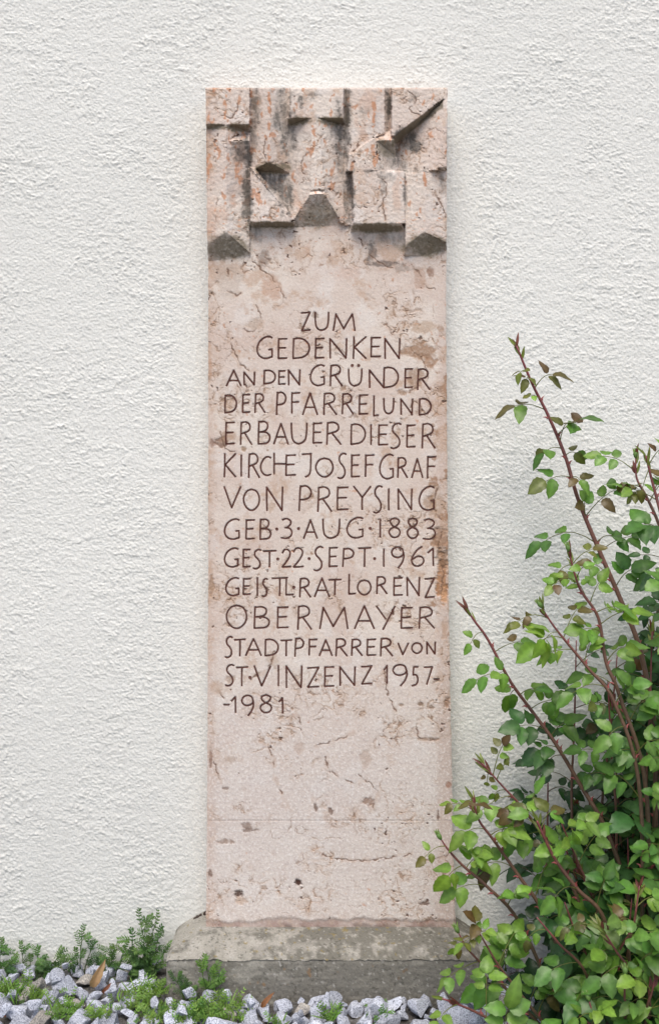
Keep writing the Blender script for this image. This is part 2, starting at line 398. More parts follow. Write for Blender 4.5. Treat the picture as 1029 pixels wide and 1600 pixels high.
def stone_pattern(x, y):
    """base colour and small relief of the limestone at photo position x, y"""
    def over(c, k, col): return c + (np.array(col) - c) * np.clip(k, 0, 1)[..., None]
    c = np.zeros(x.shape + (3,)) + np.array([.665, .560, .490])
    h = np.zeros(x.shape)
    head = sstep(400, 330, y)
    c = over(c, sstep(-.2, .6, fbm(x, y, 120, 4, 101)) * .75, [.74, .66, .585])
    c = over(c, sstep(.05, .6, fbm(x, y, 80, 4, 102)) * .6, [.60, .465, .395])
    c = over(c, sstep(.1, .55, fbm(x, y * .8, 45, 4, 103)) * .5, [.75, .70, .66])
    c = over(c, sstep(950, 1250, y) * .6, [.635, .585, .555])
    c = over(c, sstep(345, 325, x + 8 * fbm(x, y, 30, 3, 104)) * .5, [.55, .40, .32])
    c = over(c, sstep(676, 690, x + 7 * fbm(x, y, 30, 3, 105)) * .55 * sstep(350, 600, y), [.52, .385, .32])
    rp_ = sstep(.22, .62, fbm(x, y, 42, 5, 108, .62) + .42 * sstep(655, 697, x) * sstep(470, 560, y) * sstep(1040, 930, y) + .25 * sstep(350, 326, x) + .22 * sstep(480, 400, y) * sstep(340, 400, y))
    c = over(c, rp_ * .58 * (1 - .55 * sstep(1000, 1100, y)), [.50, .325, .215])
    rq_ = sstep(.50, .78, fbm(x, y, 24, 5, 109, .65) + .46 * sstep(640, 697, x) * sstep(500, 600, y) * sstep(1000, 900, y) + .12 * sstep(345, 326, x))
    c = over(c, rq_ * .85 * (1 - .8 * sstep(1000, 1100, y)), [.33, .18, .10])
    # crystalline grain, coarser in the lower block
    g = fbm(x, y, 4.2, 2, 106, .8); g2 = fbm(x, y, 5.5, 3, 107, .8)
    low = .45 + .75 * sstep(900, 1200, y)
    c = over(c, sstep(.10, .5, g) * .42 * low, [.86, .82, .79])
    c = over(c, sstep(.05, .5, -g2) * .38 * low, [.46, .37, .345])
    # rounded nodules with thin brown outlines (stylolites), broken up by patches
    wx = x + 16 * fbm(x, y, 40, 5, 111, .58); wy = y + 16 * fbm(x, y, 40, 5, 112, .58)
    patch = sstep(-.12, .30, fbm(x, y, 95, 4, 113) + .25 * sstep(660, 700, x) + .2 * sstep(375, 330, x) + .18 * sstep(500, 380, y) - .06)
    for lam, w, s, k in ((66, .022, 121, .9), (42, .034, 131, .85), (26, .055, 141, .75), (16, .06, 145, .5)):
        n = np.abs(fbm(wx, wy * 1.1, lam, 2, s)); thin = fbm(x, y, 46, 3, s + 5)
        ln = sstep(w, w * .25, n) * patch * sstep(-.08, .25, thin)
        c = over(c, ln * k, [.17, .09, .05]); h -= ln * .0011
        halo = sstep(w * 4.5, w, n) * patch * sstep(-.05, .35, thin)
        c = over(c, halo * .34, [.50, .34, .235])
    # long fine cracks anywhere
    n = np.abs(fbm(wx, wy, 130, 3, 151)); ln = sstep(.009, .003, n) * sstep(-.05, .25, fbm(x, y, 50, 3, 152))
    c = over(c, ln * .65, [.25, .15, .10]); h -= ln * .0008
    # pits
    n = fbm(x, y, 11, 3, 161, .6) + .25 * patch; pit = sstep(.80, .92, n)
    c = over(c, pit * .9, [.13, .065, .04]); h -= pit * .002
    # rust coloured flecks
    fl = sstep(.60, .78, fbm(x, y * (1 - .5 * head), 12, 3, 171, .6) + .22 * fbm(x, y, 130, 2, 172) + .20 * head + .22 * head * sstep(40, 15, np.hypot(x - 412, (y - 318))) - .08 * sstep(500, 640, y) - .12 * sstep(800, 1100, y))
    c = over(c, fl * (.58 + .2 * head), [.54, .255, .135])
    pk = sstep(.30, .6, fbm(x, y * .6, 50, 4, 173)) * sstep(470, 340, y)
    c = over(c, pk * .45, [.54, .33, .23])
    # larger marks the stone really has
    for (cx, cy, rx, ry, an, col, k, dh) in [
        (655,548,30,13,25,(.33,.19,.11),.85,.001), (672,566,9,13,0,(.33,.18,.10),.8,.001), (648,590,13,16,35,(.33,.19,.11),.7,.001),
        (628,613,9,5,-50,(.34,.2,.12),.8,.001), (660,512,20,10,30,(.45,.31,.21),.65,0), (688,515,5,8,0,(.34,.2,.12),.7,0),
        (346,690,9,9,0,(.19,.10,.06),.85,.0015), (358,683,13,9,0,(.40,.25,.16),.6,0), (380,702,4,4,0,(.3,.18,.1),.8,.001),
        (690,905,9,36,0,(.38,.19,.09),.95,.003), (693,930,5,14,0,(.50,.27,.14),.9,.002), (688,840,12,20,0,(.30,.17,.10),.75,.002),
        (691,872,10,16,0,(.24,.14,.08),.8,.003), (682,788,13,24,10,(.40,.26,.17),.65,.001), (668,785,8,10,0,(.33,.19,.11),.6,.001),
        (694,985,5,22,0,(.45,.28,.18),.6,.001), (698,1098,5,9,0,(.28,.16,.1),.8,.002), (656,1100,4,3,0,(.2,.12,.07),.8,.001),
        (627,1101,6,3,20,(.25,.15,.09),.7,.001), (673,1104,4,3,0,(.2,.12,.07),.8,.001), (425,1030,10,14,30,(.46,.34,.25),.5,0),
        (340,1075,14,10,-30,(.44,.30,.21),.5,.0005), (331,915,5,16,0,(.32,.19,.11),.75,.0015), (360,1062,8,6,0,(.3,.18,.11),.6,.001),
        (423,792,6,9,0,(.45,.30,.20),.6,0), (332,690,5,8,0,(.22,.12,.08),.8,.001), (328,575,4,14,0,(.5,.3,.2),.6,0), (350,600,8,12,0,(.5,.4,.32),.5,0),
        (398,506,12,9,20,(.42,.31,.23),.6,.0006), (360,440,20,24,0,(.50,.40,.33),.5,0), (425,445,16,22,20,(.48,.27,.17),.6,.0006), (412,405,9,14,0,(.20,.14,.11),.6,.0005),
        (492,492,6,5,0,(.25,.17,.11),.75,.001), (545,425,22,12,0,(.6,.42,.34),.4,0), (655,435,12,16,0,(.42,.25,.17),.55,.0006), (672,425,7,9,0,(.25,.13,.08),.7,.001),
        (600,412,26,5,25,(.17,.135,.115),.85,.0006), (580,393,9,14,-20,(.15,.125,.11),.75,.0006), (628,420,14,6,-20,(.30,.24,.20),.6,.0005),
        (465,1379,6,6,0,(.07,.03,.02),1,.004), (373,1397,7,6,0,(.09,.045,.03),.95,.004), (376,1408,9,7,0,(.50,.36,.27),.7,.001),
        (412,1387,4,5,0,(.40,.30,.24),.8,.0005), (574,1252,9,8,0,(.26,.15,.10),.8,.0015), (571,1185,8,14,0,(.42,.30,.23),.5,.0008), (468,1168,9,10,0,(.46,.33,.26),.5,.0005),
        (516,1268,4,5,0,(.15,.08,.05),.8,.0015), (493,1262,3,6,0,(.15,.08,.05),.8,.0015), (618,1155,4,4,0,(.25,.15,.1),.8,.001),
        (665,1412,12,3,-25,(.13,.07,.045),.85,.0015), (390,1297,14,3,-20,(.16,.09,.06),.8,.001), (385,1290,9,5,20,(.20,.12,.08),.7,.001),
        (352,1315,12,4,-15,(.26,.16,.11),.7,.001), (329,1185,3,14,0,(.22,.12,.08),.75,.001), (328,1365,3,8,0,(.16,.09,.06),.8,.001),
        (700,1226,4,6,0,(.33,.16,.10),.8,.0005), (684,1274,2,9,-10,(.15,.08,.05),.8,.001), (700,1398,10,3,8,(.24,.14,.1),.7,.001), (352,1232,5,3,0,(.2,.12,.08),.7,.001),
        (360,1187,8,5,20,(.42,.31,.24),.6,0), (668,1155,20,3,10,(.28,.18,.12),.6,.0008)]:
        m = blob(x, y, cx, cy, rx, ry, int(cx * 7 + cy)); c = over(c, m * k, col); h -= m * dh
    # wandering cracks of the lower block
    for pts in [[(480,1325),(520,1340),(565,1345),(610,1340),(645,1336),(665,1345),(690,1340),(704,1332)], [(508,1182),(516,1205),(540,1218),(560,1224)], [(495,1165),(530,1155),(552,1145)],
                [(400,1155),(424,1175),(430,1215),(440,1240)], [(650,1130),(655,1153),(685,1156)],
                [(560,372),(574,394),(590,408),(620,424)], [(640,412),(655,428),(664,446),(680,452)], [(344,400),(354,414),(358,432)], [(394,408),(412,424),(430,440),(446,466)], [(376,144),(372,164),(364,184),(345,180)],
                [(638,142),(650,158),(640,172),(655,180)], [(590,274),(604,290),(599,318),(602,344)], [(596,318),(588,330)], [(678,300),(688,318),(697,340)], [(415,215),(412,238),(418,252)], [(428,218),(434,240)], [(575,178),(566,184),(570,196),(580,190)],
                [(560,222),(557,232),(552,238)], [(340,310),(336,335),(342,352)], [(476,240),(470,262),(482,280)], [(362,536),(374,566),(390,580)], [(400,478),(410,500),(396,518),(372,512)], [(640,545),(656,560),(668,590),(640,612)],
                [(600,505),(612,520)], [(344,676),(352,700),(366,706)], [(392,1062),(420,1042),(428,1018)], [(440,1104),(464,1120),(471,1134)], [(600,1050),(606,1088),(618,1112)], [(330,1068),(350,1092)], [(684,760),(676,790),(688,812)],
                [(690,830),(684,860),(692,890),(688,930)], [(660,640),(650,628),(640,636)], [(355,455),(372,462),(380,450)], [(560,1210),(575,1222),(590,1240),(582,1262)], [(335,1190),(342,1215),(352,1236)]]:
        q = np.array(crom(pts, 5)); dm = np.full(x.shape, 99.0)
        y0, y1 = q[:, 1].min() - 8, q[:, 1].max() + 8
        s = (y > y0) & (y < y1)
        xx = x[s] + 3 * fbm(x[s], y[s], 9, 3, 181); yy = y[s] + 3 * fbm(x[s], y[s], 9, 3, 182)
        dd = np.full(xx.shape, 99.0)
        for a_, b_ in zip(q[:-1], q[1:]):
            t = np.clip(((xx - a_[0]) * (b_[0] - a_[0]) + (yy - a_[1]) * (b_[1] - a_[1])) / max(1e-6, ((b_ - a_) ** 2).sum()), 0, 1)
            dd = np.minimum(dd, np.hypot(xx - a_[0] - t * (b_[0] - a_[0]), yy - a_[1] - t * (b_[1] - a_[1])))
        dm[s] = dd; ln = sstep(1.5, .5, dm) * sstep(-.35, .1, fbm(x, y, 26, 2, 183))
        hl = sstep(7, 1, dm) * sstep(-.2, .3, fbm(x, y, 14, 2, 184)); c = over(c, hl * .32, [.46, .29, .19]); c = over(c, ln * .85, [.16, .085, .05]); h -= ln * .001
    # soot and algae crusts of the carved head, groove and recess shade painted in
    soot_shade = np.zeros(x.shape)
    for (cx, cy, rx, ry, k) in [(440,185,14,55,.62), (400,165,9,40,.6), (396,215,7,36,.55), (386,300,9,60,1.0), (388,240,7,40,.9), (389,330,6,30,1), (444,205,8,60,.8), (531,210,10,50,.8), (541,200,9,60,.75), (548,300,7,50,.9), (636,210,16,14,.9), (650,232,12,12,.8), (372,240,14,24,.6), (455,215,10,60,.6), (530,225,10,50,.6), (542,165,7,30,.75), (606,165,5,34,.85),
                                (436,290,22,26,.9), (420,279,20,12,.9), (445,306,13,28,.95), (453,326,8,16,.9), (410,272,9,6,.8), (545,310,8,46,.8), (640,222,20,17,.85), (618,255,26,12,.6), (600,275,14,12,.6), (598,290,6,22,.5), (632,300,4,26,.75), (605,240,14,16,.55), (690,285,5,20,.6), (645,266,28,4,.7), (575,268,10,5,.5),  # flat blob along the ledge is painted to dull its highlight
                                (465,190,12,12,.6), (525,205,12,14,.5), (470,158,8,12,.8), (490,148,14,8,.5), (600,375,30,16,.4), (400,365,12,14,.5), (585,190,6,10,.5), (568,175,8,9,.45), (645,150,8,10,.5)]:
        soot_shade = np.maximum(soot_shade, k * blob(x, y, cx, cy, rx, ry, int(cx + cy * 3), .75, 0, .1))
    soot_shade *= .45 + .55 * sstep(-.45, .25, fbm(x * 1.6, y * .4, 16, 4, 191, .7))
    c = over(c, np.clip(soot_shade * 1.3, 0, .88), [.11, .10, .088])
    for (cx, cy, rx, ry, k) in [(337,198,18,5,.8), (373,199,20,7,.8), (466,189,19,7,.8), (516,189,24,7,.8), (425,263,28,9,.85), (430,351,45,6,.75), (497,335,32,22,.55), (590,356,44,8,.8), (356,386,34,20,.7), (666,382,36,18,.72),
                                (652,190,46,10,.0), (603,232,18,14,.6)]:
        m = k * blob(x, y, cx, cy, rx, ry, int(cx * 2 + cy), .35); c = over(c, np.clip(m * 1.2, 0, .9), [.20, .165, .11])  # olive algae crust on the undersides, their shade painted in with it
    m = sstep(9, 5, np.abs((y - 212) + (x - 616) * .77 - 7) + 3 * fbm(x, y, 14, 3, 195)) * (x > 612) * (x < 692) * (y < 230); c = over(c, m * .85, [.18, .15, .10])  # diagonal underside: same olive crust and painted shade
    for q in [[(420,143),(421,180),(420,215)], [(420,225),(421,242),(419,252)], [(583,150),(584,175),(583,200)], [(583,225),(585,262)], [(662,268),(664,292)], [(487,195),(492,215),(490,230)], [(350,155),(352,170),(351,187)]]:
        for a_, b_ in zip(q[:-1], q[1:]):
            t = np.clip((y - a_[1]) / (b_[1] - a_[1]), 0, 1); xx = a_[0] + t * (b_[0] - a_[0])
            m = sstep(3.2, 1.4, np.abs(x - xx) + 2.2 * fbm(x, y, 9, 3, 197)) * (y > a_[1]) * (y < b_[1]) * sstep(-.25, .05, fbm(x, y, 13, 2, 198))
            c = over(c, m * .8, [.52, .23, .11])
    # broken red-brown strip along the foot
    e = y + 5 * fbm(x, y * .3, 26, 4, 201, .6) - 3 * sstep(420, 330, x)
    m = sstep(1434, 1440, e); c = over(c, m * (.42 + .3 * sstep(-.3, .3, fbm(x, y, 40, 3, 204))), [.27, .155, .125]); h -= m * .0025
    m2 = m * sstep(.1, .4, fbm(x, y, 9, 3, 202)); c = over(c, m2 * .6, [.48, .37, .30])
    m = sstep(1443, 1448, e) * sstep(-.2, .2, fbm(x, y, 22, 3, 203)); c = over(c, m * .5, [.10, .075, .06])
    h += .00035 * g + .0004 * fbm(x, y, 30, 3, 211)
    return c, h

def groove(x, y, h):
    """cuts the lettering into the slab"""
    rows = y[:, 0]
    for q in STROKES:
        a = np.array(q); i0, i1 = np.searchsorted(rows, [a[:, 1].min() - 5, a[:, 1].max() + 5])
        j0 = int((a[:, 0].min() - 5 - x[i0, 0]) / (x[i0, -1] - x[i0, 0]) * x.shape[1]); j1 = int((a[:, 0].max() + 5 - x[i0, 0]) / (x[i0, -1] - x[i0, 0]) * x.shape[1]) + 2
        sl = (slice(i0, i1), slice(max(0, j0), j1)); xx, yy = x[sl], y[sl]; d = np.full(xx.shape, 99.0)
        for p, r in zip(a[:-1], a[1:]):
            t = np.clip(((xx - p[0]) * (r[0] - p[0]) + (yy - p[1]) * (r[1] - p[1])) / max(1e-6, ((r - p) ** 2).sum()), 0, 1)
            d = np.minimum(d, np.hypot(xx - p[0] - t * (r[0] - p[0]), yy - p[1] - t * (r[1] - p[1])))
        h[sl] = np.minimum(h[sl], -.0034 * sstep(1.65, .5, d) + .002 * (d > 1.65))
    return h

def stone_part(name, y0, y1, nx, parent, top=False, bottom=False, relief=False):
    ny = int(round((y1 - y0) / 1.0)) + 1
    ys = np.linspace(y0, y1, ny); u = np.linspace(0, 1, nx)
    L, R = left_e(ys), right_e(ys)
    chipL = 1.2 * fbm(ys, ys * 0 + 3.3, 26, 5, 301, .68); chipR = -1.2 * fbm(ys, ys * 0 + 8.3, 26, 5, 302, .68)
    L = L + chipL; R = R + chipR
    x = L[:, None] + u[None, :] * (R - L)[:, None]; y = np.repeat(ys[:, None], nx, 1)
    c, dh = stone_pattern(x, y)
    h = (relief_h(x, y) if relief else 0) + dh
    if name == 'slab': h = groove(x, y, h)
    e = np.minimum(x - L[:, None], R[:, None] - x); h = h - .0018 * sstep(2.4, 0, e)
    if top: h = h - .0018 * sstep(2.4, 0, y - y0)
    if name == 'slab': h = h - .0009 * sstep(1.3, 0, y1 - y)
    if bottom: h = h - .0004 * sstep(1.0, 0, y - y0)
    Yw = YS - h; d = D + Yw
    X = (x - CX) / F * d; Z = CAMZ - (y - HY) / F * d
    v = np.stack([X, Yw, Z], -1).reshape(-1, 3); cc = c.reshape(-1, 3)
    n, k = x.shape
    f = grid_faces(n, k)
    ring = np.concatenate([np.arange(k), np.arange(1, n) * k + k - 1, (n - 1) * k + np.arange(k - 2, -1, -1), np.arange(n - 2, 0, -1) * k])
    back = v[ring].copy(); back[:, 1] = .004
    r2 = np.arange(len(ring)) + len(v); rn = np.roll(np.arange(len(ring)), -1)
    sf = np.stack([ring, ring[rn], r2[rn], r2], -1)
    v = np.concatenate([v, back]); cc = np.concatenate([cc, cc[ring]])
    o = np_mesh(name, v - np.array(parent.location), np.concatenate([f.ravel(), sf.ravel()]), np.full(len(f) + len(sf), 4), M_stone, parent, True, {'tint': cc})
    try: o.data.set_sharp_from_angle(angle=math.radians(38))
    except Exception: pass
    return o

# lettering: strokes in a unit box (y down); every stroke is one chisel cut
def C(*p): return crom(p, 5)
GL = {
 'A': [[(0,1),(.5,0)], [(.5,0),(1,1)], [(.2,.66),(.8,.66)]],
 'B': [[(.05,0),(0,1)], C((.03,.02),(.5,0),(.8,.1),(.82,.28),(.6,.42),(.1,.47)), C((.1,.47),(.65,.48),(1,.62),(1,.82),(.75,.96),(0,1))],
 'C': [C((1,.06),(.7,0),(.35,.1),(.08,.35),(0,.58),(.12,.82),(.4,.97),(.7,1),(1,.95))],
 'D': [[(.03,.03),(0,1)], C((.03,.03),(.35,0),(.7,.08),(.95,.3),(1,.52),(.9,.75),(.6,.93),(0,1))],
 'E': [[(.04,0),(0,1)], [(.04,.02),(1,0)], [(.03,.48),(.85,.46)], [(0,1),(1,.98)]],
 'F': [[(.04,0),(0,1)], [(.04,.02),(1,0)], [(.03,.46),(.85,.45)]],
 'G': [C((1,.05),(.78,0),(.5,.05),(.2,.22),(.03,.5),(.05,.74),(.25,.93),(.6,1),(1,.92)), [(1,.93),(1,.58)], [(1,.58),(.78,.6)]],
 'H': [[(0,0),(0,1)], [(0,.52),(1,.52)]],
 'I': [[(.5,0),(.5,1)]],
 'J': [[(0,.03),(1,0)], C((.95,.02),(.93,.5),(.85,.82),(.6,.96),(.35,1))],
 'K': [[(.05,0),(0,1)], [(1,0),(.05,.5)], [(.1,.48),(1,1)]],
 'L': [[(.05,0),(0,1)], [(0,1),(1,.98)]],
 'M': [[(.12,0),(0,1)], [(.12,0),(.48,.9)], [(.48,.9),(.88,0)], [(.88,0),(1,1)]],
 'N': [[(.02,1),(0,0)], [(0,0),(.96,1)], [(.96,1),(1,0)]],
 'O': [C((.5,0),(.82,.1),(1,.42),(.93,.75),(.65,.98),(.35,.98),(.08,.75),(0,.42),(.2,.1),(.5,0))],
 'P': [[(.1,0),(0,1)], C((.1,.03),(.55,0),(.9,.12),(1,.28),(.85,.46),(.5,.54),(.08,.56))],
 'R': [[(.06,.02),(0,1)], C((.06,.03),(.45,0),(.75,.08),(.85,.24),(.7,.4),(.1,.52)), [(.35,.48),(1,1)]],
 'S': [C((1,.04),(.7,0),(.35,.06),(.15,.2),(.25,.36),(.6,.5),(.85,.66),(.85,.84),(.6,.96),(.25,1),(0,.97))],
 'T': [[(.5,.02),(.48,1)], [(0,.03),(1,0)]],
 'U': [C((0,0),(.02,.5),(.1,.82),(.32,.98),(.6,.98),(.88,.82),(.97,.5),(1,0))],
 'V': [[(0,0),(.45,1)], [(.45,1),(1,0)]],
 'Y': [[(0,0),(.5,.55)], [(1,0),(.35,1)]],
 'y': [[(0,0),(.5,.48)], [(1,0),(.5,.48)], [(.5,.48),(.5,1)]],
 'Z': [[(0,.04),(1,0)], [(1,0),(.02,1)], [(.02,1),(1,.97)]],
 '1': [[(.5,0),(.5,1)]],
 'i': [[(0,.25),(.95,0)], [(.95,0),(1,1)]],
 '2': [C((.02,.2),(.25,.02),(.6,0),(.9,.14),(.88,.36),(.6,.62),(.02,1)), [(.02,1),(1,.97)]],
 '3': [C((.1,.06),(.5,0),(.88,.12),(.85,.3),(.55,.44),(.35,.46)), C((.4,.45),(.8,.5),(1,.68),(.9,.88),(.5,1),(0,.97))],
 '5': [[(.3,0),(1,.0)], [(.3,0),(.2,.42)], C((.2,.42),(.65,.42),(.95,.56),(.95,.76),(.65,.93),(0,1))],
 '6': [C((.85,0),(.45,.18),(.1,.5),(0,.75),(.2,.96),(.55,1),(.9,.88),(1,.7),(.85,.54),(.5,.5),(.1,.64))],
 '7': [[(0,.02),(1,0)], [(1,0),(.3,1)]],
 '8': [C((.5,0),(.85,.08),(.9,.25),(.5,.45),(.12,.25),(.15,.08),(.5,0)), C((.5,.45),(.9,.58),(1,.78),(.75,.97),(.3,.98),(0,.78),(.1,.58),(.5,.45))],
 '9': [C((.98,.3),(.85,.08),(.5,0),(.15,.08),(0,.26),(.15,.44),(.5,.5),(.85,.42),(.98,.28)), C((.98,.28),(1,.5),(.85,.75),(.55,1))],
 '-': [[(0,.5),(1,.5)]],
}
LINES = [  # text, photo row of the measuring frame, then letter boxes (x0, x1, y0, y1) in that frame
 ('ZUM', 470, [('Z',374,412,52,133),('U',435,495,53,132),('M',516,612,60,133)]),
 ('GEDENKEN', 470, [('G',175,243,160,258),('E',271,308,170,258),('D',337,409,168,258),('E',436,474,169,255),('N',501,575,170,256),('K',605,661,162,258),('E',684,726,165,250),('N',746,812,170,258)]),
 ('AN DEN GRÜNDER', 470, [('A',40,104,311,380),('N',118,165,320,376),('D',207,257,311,371),('E',273,301,313,373),('N',316,367,310,376),('G',413,475,287,379),('R',503,555,288,380),('U',584,643,306,380),('.',600,0,289,0),('.',629,0,289,0),('N',677,743,310,388),('D',741,805,298,388),('E',836,868,305,388),('R',892,945,305,396)]),
 ('DER PFARREI UND', 600, [('D',33,84,50,129),('E',112,143,48,127),('R',167,211,44,128),('P',263,304,38,137),('F',331,366,40,130),('A',380,445,41,137),('R',474,530,42,137),('R',556,604,44,134),('E',632,669,50,135),('L',696,716,55,142),('U',741,785,66,133),('N',817,869,68,136),('D',899,951,66,138)]),
 ('ERBAUER DIESER', 600, [('E',37,75,172,268),('R',103,152,170,270),('B',182,231,168,268),('A',251,314,178,268),('U',329,398,176,267),('E',427,464,175,264),('R',487,549,172,270),('D',595,658,180,270),('I',681,687,183,270),('E',718,757,184,272),('S',773,817,176,288),('E',844,880,184,282),('R',912,968,178,286)]),
 ('KIRCHE JOSEF GRAF', 600, [('K',30,80,312,415),('I',103,109,318,412),('R',139,186,312,418),('C',192,237,325,408),('H',252,305,310,402),('E',305,347,318,408),('J',378,418,312,415),('O',438,514,332,415),('S',537,572,310,422),('E',597,632,318,415),('F',659,697,318,413),('G',722,782,315,424),('R',803,845,330,418),('A',866,914,335,418),('F',936,973,325,420)]),
 ('VON PREYSING', 700, [('V',30,103,174,268),('O',116,186,185,278),('N',219,290,176,280),('P',364,417,170,280),('R',447,508,175,284),('E',534,581,176,276),('y',607,682,173,275),('S',696,733,170,290),('I',760,766,184,277),('N',805,866,184,275),('G',898,965,172,278)]),
 ('GEB·3·AUG·1883', 800, [('G',30,96,32,122),('E',127,164,36,120),('B',190,235,33,122),('.',264,0,76,0),('3',284,331,30,118),('.',361,0,74,0),('A',384,444,36,118),('U',470,544,34,117),('G',576,647,25,116),('.',680,0,73,0),('1',722,728,32,112),('8',765,813,28,114),('8',846,893,28,118),('3',917,970,32,122)]),
 ('GEST·22·SEPT·1961', 800, [('G',30,91,162,246),('E',114,145,168,245),('S',160,193,168,254),('T',204,260,173,245),('.',268,0,210,0),('2',288,326,168,246),('2',338,382,162,246),('.',408,0,208,0),('S',430,469,155,262),('E',498,533,160,244),('P',558,606,164,244),('T',629,683,160,244),('.',700,0,208,0),('1',738,744,166,243),('9',776,830,157,250),('6',865,919,155,242),('i',938,962,163,240)]),
 ('GEISTL·RAT LORENZ', 800, [('G',36,94,294,374),('E',115,146,298,368),('I',175,180,294,374),('S',199,222,298,378),('T',243,312,294,374),('L',305,337,300,370),('.',340,0,336,0),('R',367,414,297,380),('A',433,498,296,378),('T',497,550,302,370),('L',585,614,280,366),('O',624,683,305,370),('R',710,754,290,365),('E',786,823,294,372),('N',845,900,294,374),('Z',925,966,296,382)]),
 ('OBERMAYER', 890, [('O',40,129,160,262),('B',164,228,167,262),('E',267,314,168,260),('R',358,418,163,267),('M',456,580,170,264),('A',611,698,163,264),('Y',709,790,165,268),('E',819,868,170,262),('R',899,966,168,262)]),
 ('STADTPFARRER VON', 890, [('S',35,66,300,393),('T',76,124,312,386),('A',126,194,310,384),('D',212,270,312,385),('T',283,330,315,385),('P',345,383,308,388),('F',408,443,312,382),('A',454,510,315,384),('R',528,577,310,386),('R',598,644,312,384),('E',667,704,312,383),('R',727,780,308,386),('V',805,850,330,380),('O',866,911,328,374),('N',933,970,325,377)]),
 ('ST·VINZENZ 1957-', 980, [('S',36,72,168,262),('T',84,134,178,262),('.',144,0,224,0),('V',164,236,174,262),('I',268,274,172,262),('N',306,375,174,270),('Z',401,451,180,268),('E',477,518,178,264),('N',545,613,178,260),('Z',642,687,174,254),('i',742,756,172,250),('9',782,844,168,262),('5',867,893,178,262),('7',922,957,178,255),('-',965,987,228,236)]),
 ('-1981', 980, [('-',28,52,342,350),('i',62,80,312,382),('9',108,160,305,395),('8',191,240,303,382),('i',274,290,316,384)]),
]
K = 1029 / 360.0
HW = .00172          # half width of a cut
STROKES, DOTS = [], []
for txt, y0, letters in LINES:
    for ch, x0, x1, ya, yb in letters:
        if ch == '.': STROKES.append([(340 + x0 / K - .8, y0 + ya / K), (340 + x0 / K + .8, y0 + ya / K)]); continue
        for st in GL[ch]: STROKES.append([(340 + (x0 + p[0] * (x1 - x0)) / K, y0 + (ya + p[1] * (yb - ya)) / K) for p in st])
stele = thing('memorial_stone', P(516, 1450, YS), 'tall pink limestone memorial slab with carved head and engraved lettering on concrete plinth', 'memorial stone')
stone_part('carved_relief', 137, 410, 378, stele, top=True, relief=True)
stone_part('slab', 410, 1282, 376, stele)
stone_part('base_block', 1282.25, 1452, 388, stele, bottom=True)

def cut(mb, q):
    """a chisel cut along photo points q: two walls meeting in a dark bottom line, ends pointed"""
    pts = [np.array([P(a, b_, YS)[0], P(a, b_, YS)[2]]) for a, b_ in q]
    closed = np.hypot(*(pts[0] - pts[-1])) < 1e-6
    n = len(pts); vs = []; fs = []
    for i, p in enumerate(pts):
        if closed: t = pts[(i + 1) % (n - 1)] - pts[(i - 1) % (n - 1)]
        else: t = pts[min(i + 1, n - 1)] - pts[max(i - 1, 0)]
        t = t / (np.hypot(*t) + 1e-9); nn = np.array([-t[1], t[0]])
        w = HW * (1 + .10 * math.sin(p[0] * 61 + p[1] * 47))
        if not closed and i in (0, n - 1): w *= 1.12; p = p + t * (.0012 if i else -.0012)
        for s, hgt in ((1, .00025), (0, -.0012), (-1, .00025)):
            vs.append((p[0] + nn[0] * w * s, YS - hgt, p[1] + nn[1] * w * s))
    for i in range(n - 1):
        a, b_ = i * 3, i * 3 + 3
        fs += [(a, a + 1, b_ + 1, b_), (a + 1, a + 2, b_ + 2, b_ + 1)]
    mb.add(vs, fs)
for txt, y0, letters in LINES:
    mb = MB()
    for ch, x0, x1, ya, yb in letters:
        if ch == '.':
            c0 = P(340 + x0 / K, y0 + ya / K, YS); r = .0043
            vs = [(c0.x, YS + .0006, c0.z)] + [(c0.x + r * math.cos(a), YS - .0006, c0.z + r * math.sin(a)) for a in np.linspace(0, 2 * math.pi, 11)[:-1]]
            mb.add(vs, [(0, 1 + k, 1 + (k + 1) % 10) for k in range(10)]); continue
        for st in GL[ch]:
            q = [(340 + (x0 + s[0] * (x1 - x0)) / K, y0 + (ya + s[1] * (yb - ya)) / K) for s in st]
            if len(q) == 2:
                (ax, ay), (bx, by) = q; m = 4
                bow = random.uniform(-.5, .5)
                L = math.hypot(bx - ax, by - ay) + 1e-6
                q = [(ax + (bx - ax) * t / m - (by - ay) / L * bow * math.sin(math.pi * t / m), ay + (by - ay) * t / m + (bx - ax) / L * bow * math.sin(math.pi * t / m)) for t in range(m + 1)]
            cut(mb, q)
    o = mb.build('inscription_line', M_paint, stele, False); o['label'] = 'engraved dark brown line reading ' + txt

